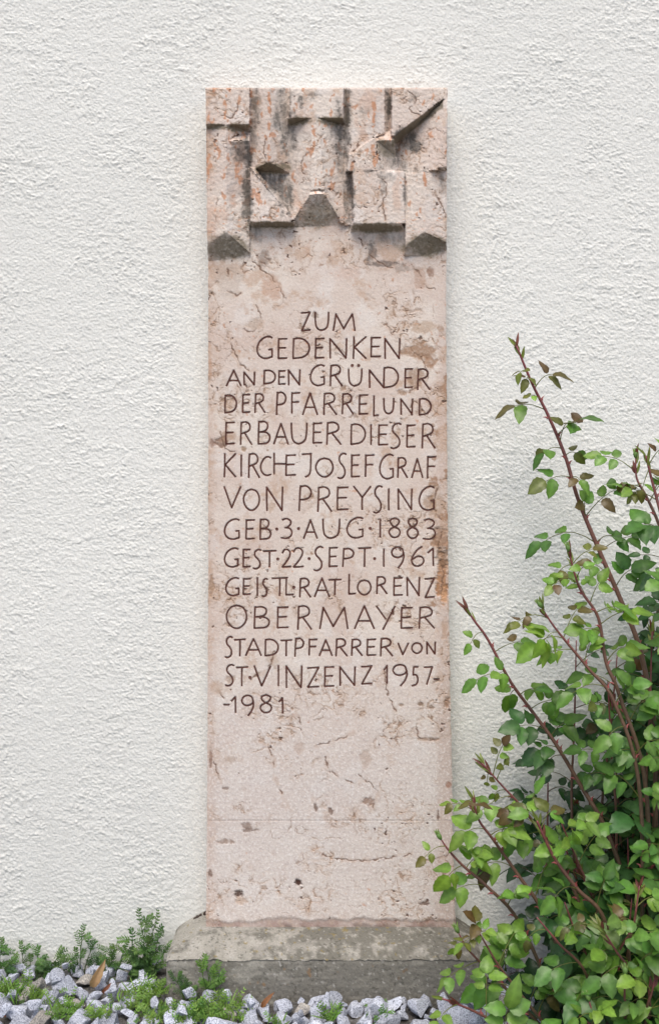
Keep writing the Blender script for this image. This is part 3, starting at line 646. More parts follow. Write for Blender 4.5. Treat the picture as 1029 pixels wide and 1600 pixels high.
# ------------------------------------------------------------------ concrete plinth
def build_plinth():
    xl, xr, yf = -.4245, .398, -.200
    nx = 330; X = np.linspace(xl, xr, nx)
    prof = [(t, 'top') for t in np.linspace(0, 1, 70)] + [(t, 'front') for t in np.linspace(0, 1, 60)[1:]]
    V = []; Cc = []
    for t, k in prof:
        dl = np.clip(1 - (X - xl) / .075, 0, 1); dr = np.clip(1 - (xr - X) / .075, 0, 1)
        hip = .047 * (dl ** 1.1 + dr ** 1.1)
        if k == 'top':
            y = -.0 + yf * t + .006 * (1 - t); z = .146 - .040 * t - .006 * t ** 4 - hip * (1 - t) ** 1.2
            Y = np.full(nx, y); Z = z
            Y = Y - 0
        else:
            Y = np.full(nx, yf) - .004 * t; Z = .100 - t * .16 + 0 * X
        ux, uy = X * 600, (t * 120 if k == 'top' else 120 + t * 96) + 0 * X
        n1 = fbm(ux, uy, 60, 4, 401); n2 = fbm(ux, uy, 14, 4, 402, .65); n3 = fbm(ux, uy, 5, 3, 403)
        wear = (.0035 * fbm(ux, ux * 0, 40, 4, 404) + .0025 * n2) * (1 if .0 < t else 1)
        if k == 'top': Z = Z + .0016 * n1 + .0012 * n2 + .0006 * n3 + wear * t ** 6
        else:
            Y = Y - .0018 * n1 - .0016 * n2 - .0006 * n3 + (.004 + wear) * (1 - t) ** 20
            Z = Z + wear * (1 - t) ** 8
        e = np.minimum(X - xl, xr - X); rd = .006 * sstep(.010, 0, e)
        if k == 'top': Z = Z - rd * .8
        else: Y = Y + rd
        c = np.zeros((nx, 3)) + np.array([.31, .297, .262])
        def over(c, m, col): return c + (np.array(col) - c) * np.clip(m, 0, 1)[:, None]
        c = over(c, sstep(-.1, .5, n1) * .6, [.37, .355, .32])
        if k == 'top':
            dark = sstep(-.15, .35, fbm(ux, uy, 38, 5, 411, .65) + .55 * sstep(-.30, -.02, X) - .16)
            c = over(c, dark * .82, [.125, .12, .10])
            c = over(c, sstep(.25, .5, n2) * .35, [.44, .42, .385])
            band = sstep(.16, .0, np.abs(t - .82) - .05)
            c = over(c, band * sstep(0, .4, fbm(ux, uy * .5, 25, 3, 412)) * .5, [.42, .40, .365])
        else:
            dark = sstep(-.5, .1, fbm(ux * .5, uy, 30, 5, 413, .6) + .55 * sstep(-.28, .05, X) - .1)
            c = over(c, dark * .72, [.13, .122, .104])
            c = over(c, sstep(.1, .5, fbm(ux * .25, uy * 2, 12, 3, 414)) * .3, [.30, .285, .25])
            c = over(c, sstep(.62, .8, fbm(ux, uy, 20, 3, 415)) * .6, [.27, .15, .06])
        sp = sstep(.36, .55, fbm(ux, uy, 7, 3, 421, .6) + .25 * fbm(ux, uy, 60, 2, 422)); c = over(c, sp * .75, [.09, .085, .07])
        yl = sstep(.56, .70, fbm(ux, uy, 10, 3, 431, .5) + .28 * fbm(ux, uy, 70, 2, 432) + .16 * np.exp(-((X - .02) / .12) ** 2) * (1 if k == 'top' else -1)) * (k == 'top')
        c = over(c, yl * .7, [.22, .165, .05])
        lt = sstep(.50, .62, fbm(ux, uy, 7, 3, 441)); c = over(c, lt * .5, [.50, .49, .46])
        V.append(np.stack([X, Y, Z], -1)); Cc.append(c)
    V = np.array(V); Cc = np.array(Cc); n = len(prof)
    v = V.reshape(-1, 3); c = Cc.reshape(-1, 3)
    f = grid_faces(n, nx)
    fl = [f.ravel()]; sz = [np.full(len(f), 4)]
    for col, flip in ((0, False), (nx - 1, True)):               # end faces, down to the ground
        idx = np.arange(n) * nx + col
        ext = np.array([[v[idx[0]][0], v[idx[0]][1], -.06]]); e0 = len(v)
        v = np.concatenate([v, ext]); c = np.concatenate([c, [[.36, .345, .31]]])
        tri = [(idx[i], e0, idx[i + 1]) if flip else (idx[i], idx[i + 1], e0) for i in range(n - 1)]
        fl.append(np.array(tri).ravel()); sz.append(np.full(len(tri), 3))
    loc = Vector((-.013, -.1, 0))
    o = np_mesh('plinth', v - np.array(loc), np.concatenate(fl), np.concatenate(sz), M_conc, None, True, {'tint': c})
    o.location = loc
    try: o.data.set_sharp_from_angle(angle=math.radians(50))
    except Exception: pass
    tag(o, 'weathered grey concrete plinth with lichen spots under the memorial stone', 'plinth')
build_plinth()

# ------------------------------------------------------------------ gravel
def ico(sub):
    import bmesh
    bm = bmesh.new(); bmesh.ops.create_icosphere(bm, subdivisions=sub, radius=1)
    v = np.array([q.co[:] for q in bm.verts]); f = np.array([[q.index for q in p.verts] for p in bm.faces]); bm.free(); return v, f
ICO, ICF = ico(3)
def rock_proto(r):
    v = ICO.copy()
    for _ in range(r.integers(13, 19)):                            # broken faces
        n = r.normal(size=3); n /= np.linalg.norm(n); d = r.uniform(.40, .68)
        k = v @ n; m = k > d; v[m] -= np.outer(k[m] - d, n)
    v += .014 * np.stack([fbm(v[:, 0] * 9, v[:, 1] * 9 + v[:, 2] * 5, 4, 3, int(r.integers(999))) for _ in range(3)], -1)
    return v * np.array([1, r.uniform(.7, .95), r.uniform(.55, .8)])
PROTO = [rock_proto(RNG) for _ in range(14)]
def rotm(r):
    q = r.normal(size=4); q /= np.linalg.norm(q); w, x, y, z = q
    return np.array([[1-2*(y*y+z*z),2*(x*y-z*w),2*(x*z+y*w)],[2*(x*y+z*w),1-2*(x*x+z*z),2*(y*z-x*w)],[2*(x*z-y*w),2*(y*z+x*w),1-2*(x*x+y*y)]])
def build_gravel():
    r = RNG; placed = []
    def free(x, y, rad, tight):
        for (a, b_, q) in placed:
            if (a - x) ** 2 + (b_ - y) ** 2 < (tight * (q + rad) * .76) ** 2: return False
        return True
    V = []; Fs = []; Cs = []; off = 0
    def put(x, y, z, s):
        nonlocal off
        v = PROTO[r.integers(len(PROTO))] * s; v = v @ rotm(r).T
        v[:, 2] *= .9
        V.append(v + np.array([x, y, z])); Fs.append(ICF + off); off += len(v)
        k = r.uniform(.74, 1.06); t = np.array([.93, .97, 1.06]) * k
        if r.random() < .08: t = np.array([.78, .72, .62]) * k
        if r.random() < .12: t = t * .7
        Cs.append(np.repeat(t[None], len(v), 0))
    for big, n in ((.047, 250), (.040, 1500), (.031, 3500), (.020, 4500)):
        for _ in range(n):
            x = r.uniform(-1.15, 1.15); y = -r.uniform(.0, .62) - .02
            s = big * r.uniform(.82, 1.2)
            if -.445 - s * .75 < x < .42 + s * .75 and y > -.205 - s * .72: continue
            if y > -s * .55: continue
            if not free(x, y, s, .70): continue
            placed.append((x, y, s))
            if y > -.16: s = min(s, .034)
            put(x, y, s * r.uniform(.0, .40) - (.010 if y > -.16 else .002), s)
    for _ in range(70):                                            # a few lying on top
        x = r.uniform(-1.1, 1.1); y = -r.uniform(.06, .6)
        if -.47 < x < .44 and y > -.25: continue
        s = r.uniform(.018, .032); put(x, y, .034 + s * .3, s)
    V = np.concatenate(V); Fs = np.concatenate(Fs)
    o = np_mesh('gravel', V, Fs.ravel(), np.full(len(Fs), 3), M_gran, None, True, {'tint': np.concatenate(Cs)})
    try: o.data.set_sharp_from_angle(angle=math.radians(15))
    except Exception: pass
    tag(o, 'pale grey speckled granite chips covering the ground before the wall', 'gravel', kind='stuff')
build_gravel()

# ------------------------------------------------------------------ leaves
def ortho(d, n):
    d = d.normalized(); n = n - d * n.dot(d)
    if n.length < 1e-4: n = d.orthogonal()
    n.normalize(); return d, n, d.cross(n)
def leaflet(mb, base, d, n, L, W, col, fold=.25, droop=.35, mid=1.25, rows=9, teeth=True, bend=None):
    """ovate toothed blade: midrib from base along d, upper face towards n"""
    d, n, s = ortho(Vector(d), Vector(n)); vs = []; cs = []
    cv = random.uniform(.5, 1.6); twist = random.gauss(0, .35); bend = random.gauss(0, .07) if bend is None else bend
    for i in range(rows + 1):
        t = i / rows
        w = W * .5 * (math.sin(math.pi * min(1, t ** .82)) ** .72 if 0 < t < 1 else 0.02)
        if teeth and 0 < i < rows: w *= 1 + (.07 if i % 2 else -.05)
        y = t * L; z = -droop * L * t * t * cv
        tw = twist * t; s2 = s * math.cos(tw) + n * math.sin(tw); n2 = n * math.cos(tw) - s * math.sin(tw)
        c = base + d * y + n * z + s * (bend * L * t * t)
        for u in (-1, -.5, 0, .5, 1):
            zz = abs(u) * w * fold * 1.6 - (u * u) * w * fold * .8 + (.04 * W * math.sin(t * 11 + u * 3) * abs(u))
            vs.append(c + s2 * (u * w) + n2 * zz - d * (abs(u) * w * .12))
            k = mid if u == 0 else ((1.06 if i % 2 else .95) if abs(u) < 1 else .90)
            cs.append(tuple(min(1, q * k) for q in col))
    fs = []
    for i in range(rows):
        for k in range(4):
            a = i * 5 + k; fs.append((a, a + 1, a + 6, a + 5))
    mb.add(vs, fs, cs)
def jit(c, a=.18):
    k = random.uniform(1 - a, 1 + a); return tuple(q * k * random.uniform(.93, 1.07) for q in c)
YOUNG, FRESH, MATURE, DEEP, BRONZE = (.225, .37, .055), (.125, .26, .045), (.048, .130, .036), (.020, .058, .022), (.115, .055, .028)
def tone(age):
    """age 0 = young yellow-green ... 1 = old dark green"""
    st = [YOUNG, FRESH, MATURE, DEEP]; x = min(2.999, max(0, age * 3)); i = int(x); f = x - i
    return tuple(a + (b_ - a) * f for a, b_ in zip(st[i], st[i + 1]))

VIEW = Vector((0, -1, 0)); UP = Vector((0, 0, 1))
def compound(mb, base, tip, size, age, n=5, bronze=0, face=None):
    """rose leaf: arching stalk with toothed leaflets in pairs and one at the end"""
    base, tip = Vector(base), Vector(tip); ax = tip - base; L = ax.length
    arch = UP * L * random.uniform(.06, .2)
    pts = [base + ax * t + arch * math.sin(math.pi * t) for t in (0, .2, .4, .6, .8, 1)]
    rc = tuple(a * .6 + b_ * .4 for a, b_ in zip(tone(min(1, age)), (.25, .10, .06)))
    mb.tube(pts, [.0015, .0013, .0011, .001, .0009, .0007], 4, rc, False)
    nrm = face or (UP * random.uniform(.35, .9) + VIEW * random.uniform(.25, .85) + Vector((random.uniform(-.5, .5), random.uniform(-.3, .3), random.uniform(-.2, .3))))
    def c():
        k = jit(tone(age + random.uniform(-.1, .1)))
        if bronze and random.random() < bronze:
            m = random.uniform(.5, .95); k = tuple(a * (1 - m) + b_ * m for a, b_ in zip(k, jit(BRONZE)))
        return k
    dend = (pts[5] - pts[4]).normalized()
    leaflet(mb, pts[5], dend + UP * random.uniform(-.3, .1), nrm, size * random.uniform(.95, 1.12), size * random.uniform(.58, .76), c(), random.uniform(.12, .4), random.uniform(.12, .45))
    pairs = (n - 1) // 2
    for p in range(pairs):
        t = .90 - .36 * p if pairs > 1 else .72
        i = min(4, int(t * 5)); q = pts[i].lerp(pts[i + 1], t * 5 - i); dd, nn, ss = ortho(ax, nrm)
        for sg in (-1, 1):
            d = dd * random.uniform(.25, .6) + ss * sg + UP * random.uniform(-.25, .1)
            st = q + d.normalized() * .004
            leaflet(mb, st, d, nrm + ss * sg * random.uniform(-.25, .3), size * random.uniform(.78, .98) * (1 - .12 * p), size * random.uniform(.52, .70) * (1 - .12 * p), c(), random.uniform(.12, .4), random.uniform(.12, .5))
def prickle(mb, p, t, side, r):
    q = p + side * r * .8
    mb.tube([q + t * .0045, q - t * .0005 + side * .004, q - t * .003 + side * .0115], [.0038, .0021, .0003], 5, (.26, .05, .05), False)

rose = thing('rose_bush', (.80, -.30, 0), 'green rose bush with reddish thorny canes beside the memorial stone', 'rose bush')
RED, OLIVE, OLD = (.20, .045, .055), (.15, .075, .05), (.10, .075, .045)
def make_cane(path, r0, r1, leaves=None, auto=0, age=(.1, .8), bud=False, prick=True, bronze_tip=True, size=.055, skip=.0, sprig=True, lsc=1.15):
    """path: (photo x, photo y, depth) from tip to base"""
    q = [tuple(P(a, b_, Y)) for a, b_, Y in path]; pts = [Vector(p) for p in crom(q, 6)]; n = len(pts)
    mb = MB(); rad = [r1 + (r0 - r1) * (i / (n - 1)) ** .8 for i in range(n)]
    cols = []
    for i in range(n):
        t = i / (n - 1); a, b_, f = (RED, OLIVE, t / .55) if t < .55 else (OLIVE, OLD, (t - .55) / .45)
        cols.append(tuple(x + (y - x) * min(1, f) for x, y in zip(a, b_)))
    mb.tube(pts, rad, 7, cols)
    if prick:
        acc = 0; nxt = .10
        for i in range(1, n - 1):
            acc += (pts[i] - pts[i - 1]).length
            if acc > nxt:
                nxt += random.uniform(.03, .08); t = (pts[i] - pts[i - 1]).normalized()
                a = random.choice((0, math.pi)) + random.uniform(-.8, .8)
                sx = t.cross(VIEW).normalized(); prickle(mb, pts[i], -t * -1, sx * math.cos(a) + VIEW * math.sin(a) * .6, rad[i])
    cane = mb.build('cane', M_cane, rose)
    fm = MB()
    if leaves:
        for (ax, ay, tx, ty, sz, ag, bz, nl) in leaves:
            base = min(pts, key=lambda p: (p - P(ax, ay, p.y)).length)
            tp = P(tx, ty, base.y + random.uniform(-.05, .02))
            compound(fm, base, tp, sz * lsc, ag, nl, bz)
    if sprig:                                                      # the soft new tip
        t = (pts[0] - pts[2]).normalized()
        for k in range(8):
            a = k * 2.4; d = t * 1.0 + Vector((math.cos(a), .5 * math.sin(a), 0)) * random.uniform(.25, .6)
            c = jit((.17, .21, .05)) if random.random() < .62 else jit((.15, .05, .04))
            leaflet(fm, pts[0] - t * random.uniform(0, .05), d, VIEW + UP * .3, random.uniform(.02, .042), random.uniform(.005, .009), c, .4, random.uniform(-.1, .4), teeth=False)
    if auto:
        side = random.choice((-1, 1)); acc = 0; nxt = random.uniform(.015, .04); tot = sum((pts[i] - pts[i - 1]).length for i in range(1, n))
        for i in range(1, n):
            acc += (pts[i] - pts[i - 1]).length
            if acc >= nxt and acc < tot * (1 - skip):
                nxt = acc + random.uniform(.7, 1.35) * auto; side *= -1
                t = (pts[i - 1] - pts[i]).normalized(); u = acc / tot
                sx = t.cross(VIEW); sx = sx.normalized() if sx.length > .1 else Vector((1, 0, 0))
                d = sx * side * random.uniform(.6, 1) + VIEW * random.uniform(-.5, .8) + UP * random.uniform(-.05, .35) + t * random.uniform(.1, .5)
                L = random.uniform(.05, .095); s = size * random.uniform(.8, 1.15) * (.65 + .45 * min(1, u * 3))
                tip = pts[i] + d.normalized() * L
                if tip.y > -.035: tip.y = -.035
                a = age[0] + (age[1] - age[0]) * min(1, u * 1.5)
                compound(fm, pts[i], tip, s, a, random.choice((3, 5, 5, 5)), .5 if (bronze_tip and u < .09) else .01)
    if fm.v: fm.build('foliage', M_leaf, cane)
    if bud:
        bm = MB(); t = (pts[0] - pts[3]).normalized(); p = pts[0]
        prof = [(0, .0022), (.004, .0045), (.009, .0062), (.014, .0055), (.019, .003), (.026, .0008)]
        bm.tube([p + t * a for a, _ in prof], [b_ for _, b_ in prof], 8, (.12, .22, .05))
        for k in range(4):
            a = k * 1.57; leaflet(bm, p + t * .006, t + Vector((math.cos(a), math.sin(a), 0)) * .35, VIEW, .022, .005, (.16, .24, .06), .3, .1, teeth=False)
        bm.build('bud', M_cane, cane)
    return cane

# tall cane
make_cane([(806,540,-.20),(830,598,-.20),(856,650,-.20),(882,712,-.21),(903,782,-.22),(936,862,-.23),(972,945,-.25),(1000,1020,-.27),(1022,1150,-.30),(1020,1340,-.32),(1000,1560,-.33),(985,1640,-.33)], .0085, .0026,
  [(820,580,812,582,.022,.1,.9,3),(826,588,822,592,.026,.1,.9,3),(836,608,862,585,.036,.3,.8,3),(846,642,804,634,.042,.35,.55,3),(842,626,826,618,.018,.1,.8,3),(872,684,905,655,.04,.45,.4,3),
   (872,690,884,662,.03,.4,.2,3),(868,700,848,708,.036,.45,.15,3),(880,712,900,708,.028,.4,.2,3),(878,746,852,752,.04,.45,.1,3),(884,752,906,750,.03,.4,.1,3),(914,808,962,764,.034,.42,.1,5),(914,806,912,782,.03,.4,.1,3),
   (932,848,846,848,.036,.5,.05,5),(940,866,985,838,.038,.5,.05,5),(930,850,960,838,.034,.5,.05,3),(960,915,985,890,.04,.55,0,5),(955,900,925,880,.03,.45,.2,3)], auto=0, lsc=1.42)
make_cane([(1008,712,-.30),(1016,745,-.30),(1028,790,-.31),(1045,850,-.33),(1070,960,-.36),(1085,1200,-.38),(1060,1600,-.38)], .007, .002, [(1012,735,1002,765,.03,.2,.9,3),(1020,770,1036,742,.035,.2,.8,3)], auto=.07, age=(.15, .6), size=.05)
make_cane([(992,716,-.28),(994,748,-.28),(1010,778,-.29),(1032,830,-.30),(1060,930,-.33)], .005, .0016, [(1000,760,976,758,.028,.3,.3,3),(1004,765,990,772,.03,.2,.8,3)], auto=.06, age=(.2, .6), size=.052, bud=True)
# slender left cane
make_cane([(728,952,-.28),(742,972,-.28),(762,1000,-.28),(795,1062,-.29),(828,1108,-.29),(866,1160,-.30),(905,1225,-.31),(950,1305,-.33),(985,1430,-.35),(990,1620,-.36)], .0065, .0022,
  [(752,990,734,1006,.028,.3,.2,3),(780,1018,812,1002,.040,.35,.4,3),(796,1058,744,1062,.046,.3,.05,3),(800,1062,780,1052,.036,.3,.1,3),(806,1080,796,1086,.046,.35,.05,3),(812,1082,836,1076,.036,.3,.1,3),(830,1110,860,1094,.05,.35,0,5),
   (846,1140,812,1134,.05,.6,0,5),(855,1150,880,1130,.05,.5,0,5),(870,1165,842,1172,.05,.65,0,5),(880,1185,850,1195,.05,.7,0,3)], auto=0)
make_cane([(888,862,-.34),(898,900,-.34),(908,925,-.34),(934,966,-.35),(946,1035,-.36),(968,1090,-.37),(1010,1250,-.38),(1010,1600,-.38)], .006, .0018, [(890,885,870,895,.036,.2,.6,3),(900,905,912,885,.03,.2,.2,3),(915,935,902,910,.03,.25,.4,3),(930,962,960,948,.05,.2,0,5),(935,975,985,955,.05,.1,0,3)], auto=.055, age=(.1, .6), size=.052, skip=.55, bud=True)
make_cane([(846,950,-.38),(862,975,-.38),(884,1003,-.38),(918,1044,-.38),(960,1100,-.39),(1000,1250,-.40),(1000,1600,-.40)], .0055, .0016, [(872,990,850,1000,.05,.1,0,5),(880,1000,836,1008,.058,.15,0,3)], auto=.05, age=(.05, .6), size=.055, skip=.5, bud=True)
# lower left canes
make_cane([(752,1192,-.40),(786,1230,-.40),(812,1258,-.40),(850,1310,-.40),(900,1400,-.41),(950,1560,-.42)], .005, .0016, [(775,1215,790,1192,.026,.05,1,3),(768,1207,760,1222,.018,.05,1,3),(790,1235,772,1240,.022,.1,.4,3)], auto=.06, age=(.1, .6), size=.05, skip=.3)
make_cane([(738,1248,-.44),(748,1282,-.44),(770,1312,-.44),(808,1366,-.44),(850,1430,-.44),(900,1560,-.44)], .0055, .0018, [(746,1275,742,1255,.036,.15,.8,3),(757,1298,728,1300,.052,.08,0,3),(765,1305,790,1295,.046,.1,0,5)], auto=.062, age=(.08, .45), size=.05, skip=.35)
make_cane([(689,1312,-.46),(700,1328,-.46),(722,1352,-.46),(760,1385,-.46),(810,1440,-.45),(870,1570,-.44)], .005, .0015, [(720,1352,700,1368,.044,.1,0,3),(725,1354,742,1340,.046,.1,0,5)], auto=.065, age=(.05, .4), size=.048, skip=.3, bud=True, sprig=False)
make_cane([(838,1282,-.48),(848,1305,-.48),(868,1345,-.48),(902,1390,-.48),(945,1442,-.47),(975,1600,-.45)], .006, .0024, [(842,1290,822,1268,.044,.2,.75,3),(846,1296,860,1268,.04,.2,.7,3)], auto=.06, age=(.1, .6), size=.05, skip=.3)
make_cane([(716,1458,-.50),(728,1480,-.50),(748,1502,-.50),(790,1545,-.49),(860,1620,-.46)], .004, .0014, [(722,1472,710,1482,.026,.1,.9,3)], auto=.05, age=(.1, .45), size=.048, bud=True, sprig=False)
make_cane([(742,1448,-.52),(760,1478,-.52),(778,1508,-.52),(810,1550,-.50),(870,1625,-.47)], .004, .0014, [(748,1460,742,1440,.04,.1,.5,3)], auto=.06, age=(.05, .4), size=.048, sprig=False)
make_cane([(690,1560,-.62),(740,1580,-.60),(800,1612,-.58),(870,1650,-.52)], .0045, .0016, None, auto=.06, age=(.05, .45), size=.048)
make_cane([(720,1610,-.66),(770,1625,-.64),(850,1660,-.58)], .0045, .0016, None, auto=.055, age=(.05, .4), size=.05)
# inner shoots filling the bush
REG = [(1040,850),(985,905),(930,960),(868,1015),(842,1085),(868,1150),(840,1215),(820,1275),(800,1312),(808,1372),(822,1445),(832,1510),(812,1560),(805,1600),(1190,1600),(1200,900)]
rp = np.array(REG)
for k in range(84):
    while True:
        tx, ty = random.uniform(720, 1200), random.uniform(850, 1590)
        if inpoly(np.array([tx]), np.array([ty]), REG)[0]: break
    if k >= 66: tx, ty = random.uniform(850, 1060), random.uniform(1380, 1600)
    near = random.random() ** 1.25
    lim = .25 + .30 * min(1, max(0, (ty - 850) / 600))
    Y = -(.07 + (lim - .07 + .06) * near)
    bx = 960 + (tx - 960) * .35 + random.uniform(-40, 70); by = max(ty + 160, 1640)
    by = min(by, 1690)
    my = ty + (by - ty) * .45; mx = tx + (bx - tx) * .55 + random.uniform(-25, 25)
    sz = .051 * random.uniform(.8, 1.2)
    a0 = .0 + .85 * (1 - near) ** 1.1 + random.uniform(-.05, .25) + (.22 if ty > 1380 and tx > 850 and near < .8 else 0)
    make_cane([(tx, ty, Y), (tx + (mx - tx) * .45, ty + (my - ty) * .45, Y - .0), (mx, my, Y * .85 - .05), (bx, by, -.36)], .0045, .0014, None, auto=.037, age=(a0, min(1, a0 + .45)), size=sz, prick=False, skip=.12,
              bronze_tip=random.random() < .35, sprig=random.random() < .25, bud=random.random() < .15)

# ------------------------------------------------------------------ weeds, grass, dry leaves
WG = [(.070, .155, .032), (.050, .12, .030), (.10, .19, .045)]
def pinnate(mb, base, tip, n, ll, lw, col):
    base, tip = Vector(base), Vector(tip); ax = tip - base; L = ax.length
    sag = Vector((random.uniform(-.1, .1), 0, random.uniform(.02, .16))) * L
    pts = [base + ax * t + sag * math.sin(math.pi * t) for t in np.linspace(0, 1, 8)]
    mb.tube(pts, [.0011 * (1.2 - .8 * i / 7) for i in range(8)], 4, tuple(c * .9 for c in col), False)
    nrm = UP * .6 + VIEW * .7 + Vector((random.uniform(-.4, .4), 0, 0))
    for i in range(n):
        t = .18 + .8 * i / (n - 1); k = min(6, int(t * 7)); p = pts[k].lerp(pts[k + 1], t * 7 - k)
        dd, nn, ss = ortho(pts[k + 1] - pts[k], nrm); f = 1 - .5 * abs(t - .45)
        for sg in (-1, 1):
            leaflet(mb, p, dd * random.uniform(.4, .8) + ss * sg, nn, ll * f * random.uniform(.8, 1.15), lw, jit(col), .2, random.uniform(0, .3), rows=3, teeth=False)
def weed(px, py, Y, fronds, label, ll=.013, lw=.0042, name='weed', cat='weed', spread=6, blades=0, col=None):
    b0 = P(px, py, Y); b0.z = min(b0.z, .03)
    root = thing(name, b0, label, cat, 'weeds growing between wall and gravel')
    stem = MB(); fol = MB()
    for (tx, ty, nsub) in fronds:
        tip = P(tx, ty, Y + random.uniform(-.02, .01)); base = b0 + Vector((random.uniform(-.01, .01), random.uniform(-.01, .01), -.01))
        mid = base.lerp(tip, .5) + Vector((random.uniform(-.012, .012), 0, .01))
        pts = [Vector(p) for p in crom([tuple(base), tuple(mid), tuple(tip)], 5)]
        stem.tube(pts, [.0017 * (1.15 - .8 * i / (len(pts) - 1)) for i in range(len(pts))], 5, jit((.07, .13, .03)))
        for k in range(nsub):
            t = .15 + .85 * (k + .5) / nsub; q = pts[min(len(pts) - 1, int(t * (len(pts) - 1)))]
            d = Vector((random.uniform(-1, 1), random.uniform(-.7, .3), random.uniform(.0, .8))).normalized()
            tp = q + d * random.uniform(.025, .05); tp.y = min(tp.y, -.008)
            pinnate(fol, q, tp, random.randint(7, 10), ll * random.uniform(.75, 1.1), lw * .72, jit(col or random.choice(WG)))
        pinnate(fol, pts[-3], pts[-1] + (pts[-1] - pts[-3]).normalized() * .02, 6, ll * .8, lw, jit(col or random.choice(WG)))
    for k in range(blades):
        q = b0 + Vector((random.uniform(-.03, .03), random.uniform(-.03, .0), 0)); d = Vector((random.uniform(-.6, .6), random.uniform(-.5, .1), 1))
        leaflet(fol, q, d, VIEW, random.uniform(.03, .07), .007, jit(random.choice(WG)), .3, random.uniform(.1, .7), rows=5, teeth=False)
    stem.build('stem', M_weed, root); fol.build('foliage', M_weed, root)
weed(8, 1540, -.05, [(2,1478,4),(-10,1470,4),(20,1500,4),(-30,1505,4)], 'feathery green weed cut off by the left picture edge against the wall', .014, .0048)
weed(28, 1535, -.03, [(34,1483,3),(14,1512,3)], 'thin upright weed sprig second from the left along the wall', .012)
weed(58, 1532, -.03, [(60,1490,4),(48,1502,2)], 'small fan-shaped weed sprig on the wall between two taller sprigs')
weed(50, 1540, -.07, [(96,1492,5),(120,1498,6),(80,1512,3)], 'sprawling weed with long stem slanting right over the gravel')
weed(130, 1532, -.03, [(130,1456,4),(145,1480,4),(120,1492,3),(156,1505,3)], 'tall feathery weed standing just left of the upright tan leaf', .014, .0042, blades=2)
weed(76, 1536, -.045, [(70,1506,4),(88,1512,4),(60,1518,3),(104,1514,4)], 'low wispy weed filling the gap behind the sprawling long-stemmed weed', .011, .004)
weed(160, 1536, -.04, [(152,1504,3),(170,1508,4),(178,1516,3)], 'low wispy weed directly behind the upright tan leaf', .011, .004)
weed(182, 1530, -.04, [(175,1490,4),(196,1478,4),(165,1502,4)], 'low feathery weed just right of the upright tan leaf')
weed(222, 1545, -.06, [(219,1432,7),(244,1434,7),(205,1462,7),(232,1470,8),(250,1458,6),(262,1482,5),(196,1490,6),(238,1500,8),(212,1505,8),(228,1520,6)], 'large bushy feathery weed growing against the left end of the plinth', .015, .005, blades=10)
weed(330, 1580, -.235, [(322,1504,4),(313,1512,3),(334,1525,4),(345,1528,3),(318,1540,4)], 'bright green feathery weed growing in front of the concrete plinth', .014, .0042, blades=6, col=(.11, .22, .04))
weed(290, 1572, -.215, [(272,1528,3),(300,1548,4),(284,1545,3)], 'thin weed leaning on the left corner of the plinth', .011, .0035)
weed(785, 1510, -.05, [(785,1478,3),(795,1484,2),(774,1492,3)], 'tiny star-leaved weed on the wall behind the rose bush', .012, .004)
weed(588, 1600, -.26, [(588,1574,3),(580,1585,3),(600,1580,2)], 'small weed tuft among the chips right of the plinth middle', .012, .0045, col=(.12, .23, .04))

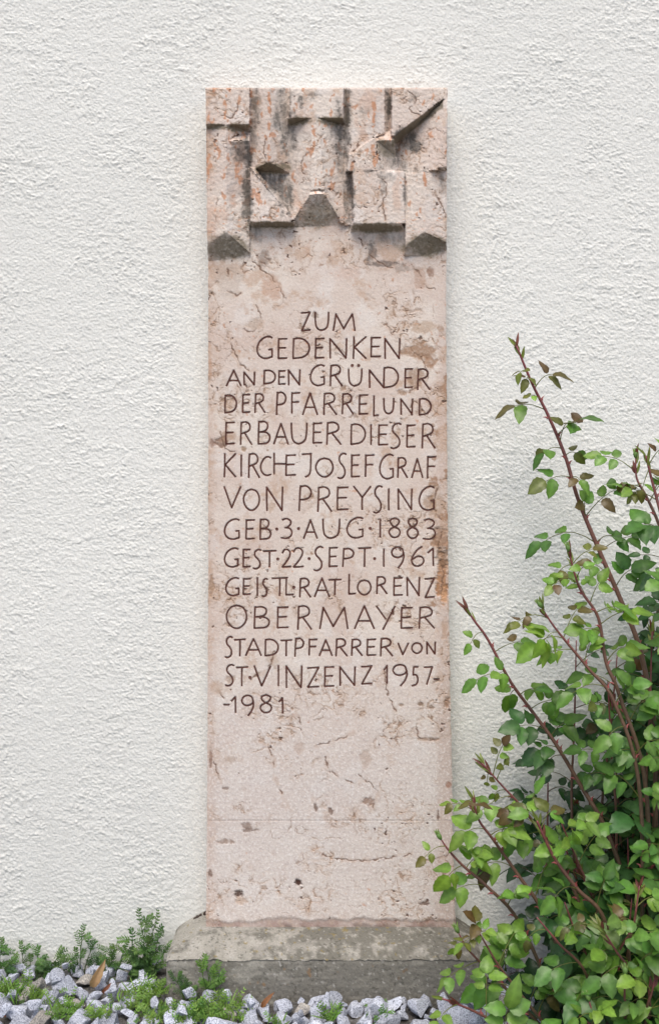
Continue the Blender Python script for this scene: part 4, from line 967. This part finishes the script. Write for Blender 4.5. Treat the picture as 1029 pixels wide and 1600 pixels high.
gm = MB()
def tuft(px, py, n, spread, hgt, col):
    c0 = P(px, py, 0); d = F * CAMZ / (py - HY); Y = max(-.6, min(-.02, d - D)); c0 = P(px, py, Y)
    for _ in range(n):
        q = Vector((c0.x + random.gauss(0, spread), min(-.02, Y + random.gauss(0, spread * .5)), .012))
        if -.43 < q.x < .40 and q.y > -.21: q.y = -.215
        d_ = Vector((random.uniform(-1, 1), random.uniform(-.8, .5), random.uniform(.35, 1.3)))
        if random.random() < .55: pinnate(gm, q, q + d_.normalized() * hgt * random.uniform(.6, 1.2), 5, .009, .0034, jit(col, .3))
        else: leaflet(gm, q, d_, VIEW + UP * .4, hgt * random.uniform(.5, 1.1), .0038, jit(col, .3), .3, random.uniform(.1, .6), rows=4, teeth=False)
for px, py, n, sp, hg in [(22,1568,60,.04,.05),(8,1560,40,.03,.05),(112,1588,38,.025,.04),(70,1572,26,.03,.035),(95,1598,24,.02,.03),(155,1600,22,.014,.03),(228,1568,45,.025,.045),(222,1585,30,.02,.04),(255,1600,55,.04,.04),(300,1598,55,.035,.04),
                          (340,1602,60,.03,.045),(350,1584,30,.02,.045),(318,1588,30,.02,.04),(518,1602,18,.008,.045),(430,1608,10,.01,.03),(600,1600,14,.02,.03),(245,1560,24,.012,.05),(195,1572,16,.02,.03)]:
    tuft(px, py, n, sp, hg, random.choice([(.13, .25, .04), (.09, .20, .035), (.16, .28, .05)]))
tag(gm.build('grass', M_weed), 'patchy bright green grass and seedlings among the granite chips', 'grass', kind='stuff')

def dry_leaf(px, py, Y, d, L, W, col, label, n=(0, -1, .2)):
    mb = MB(); p = P(px, py, Y); leaflet(mb, p, Vector(d), Vector(n), L, W, col, 1.1, .5, .8, bend=.28)
    back = [tuple(Vector(v) + Vector((0, .0006, 0))) for v in mb.v]
    o = MB(); o.v = [tuple(Vector(v) - p) for v in mb.v]; o.f = mb.f; o.c = mb.c
    ob = o.build('dry_leaf', M_dry); ob.location = p
    tag(ob, label, 'dry leaf', 'dry leaves on the gravel')
dry_leaf(146, 1543, -.165, (.12, -.05, 1), .062, .026, (.36, .225, .115), 'tan dry leaf standing upright among the chips near the wall')
dry_leaf(161, 1552, -.19, (.35, -.2, .8), .028, .012, (.20, .07, .035), 'small dark red dry leaf right below the upright tan leaf')
dry_leaf(408, 1574, -.28, (.55, -.3, 1), .04, .013, (.26, .11, .045), 'curled rusty brown leaf on chips before the plinth')
dry_leaf(5, 1588, -.30, (.8, -.1, .5), .05, .010, (.22, .08, .04), 'narrow reddish brown dry leaf at the lower left corner')

# dark moss in the joint where plinth, stone and wall meet
mm = MB()
for k in range(34):
    x = random.uniform(-.40, -.335); u = (x + .40) / .065
    p = Vector((x, -.008 - random.uniform(0, .008), .098 + .048 * u ** .7 + random.uniform(-.002, .006))); r = random.uniform(.002, .0055) * (.5 + u)
    vs = [p + Vector(v) * r * random.uniform(.7, 1.2) for v in ico(1)[0]]
    mm.add(vs, [tuple(f) for f in ico(1)[1]], jit((.045, .03, .025), .4))
tag(mm.build('moss', M_conc), 'dark dry moss in the joint between wall and plinth', 'moss', kind='stuff')
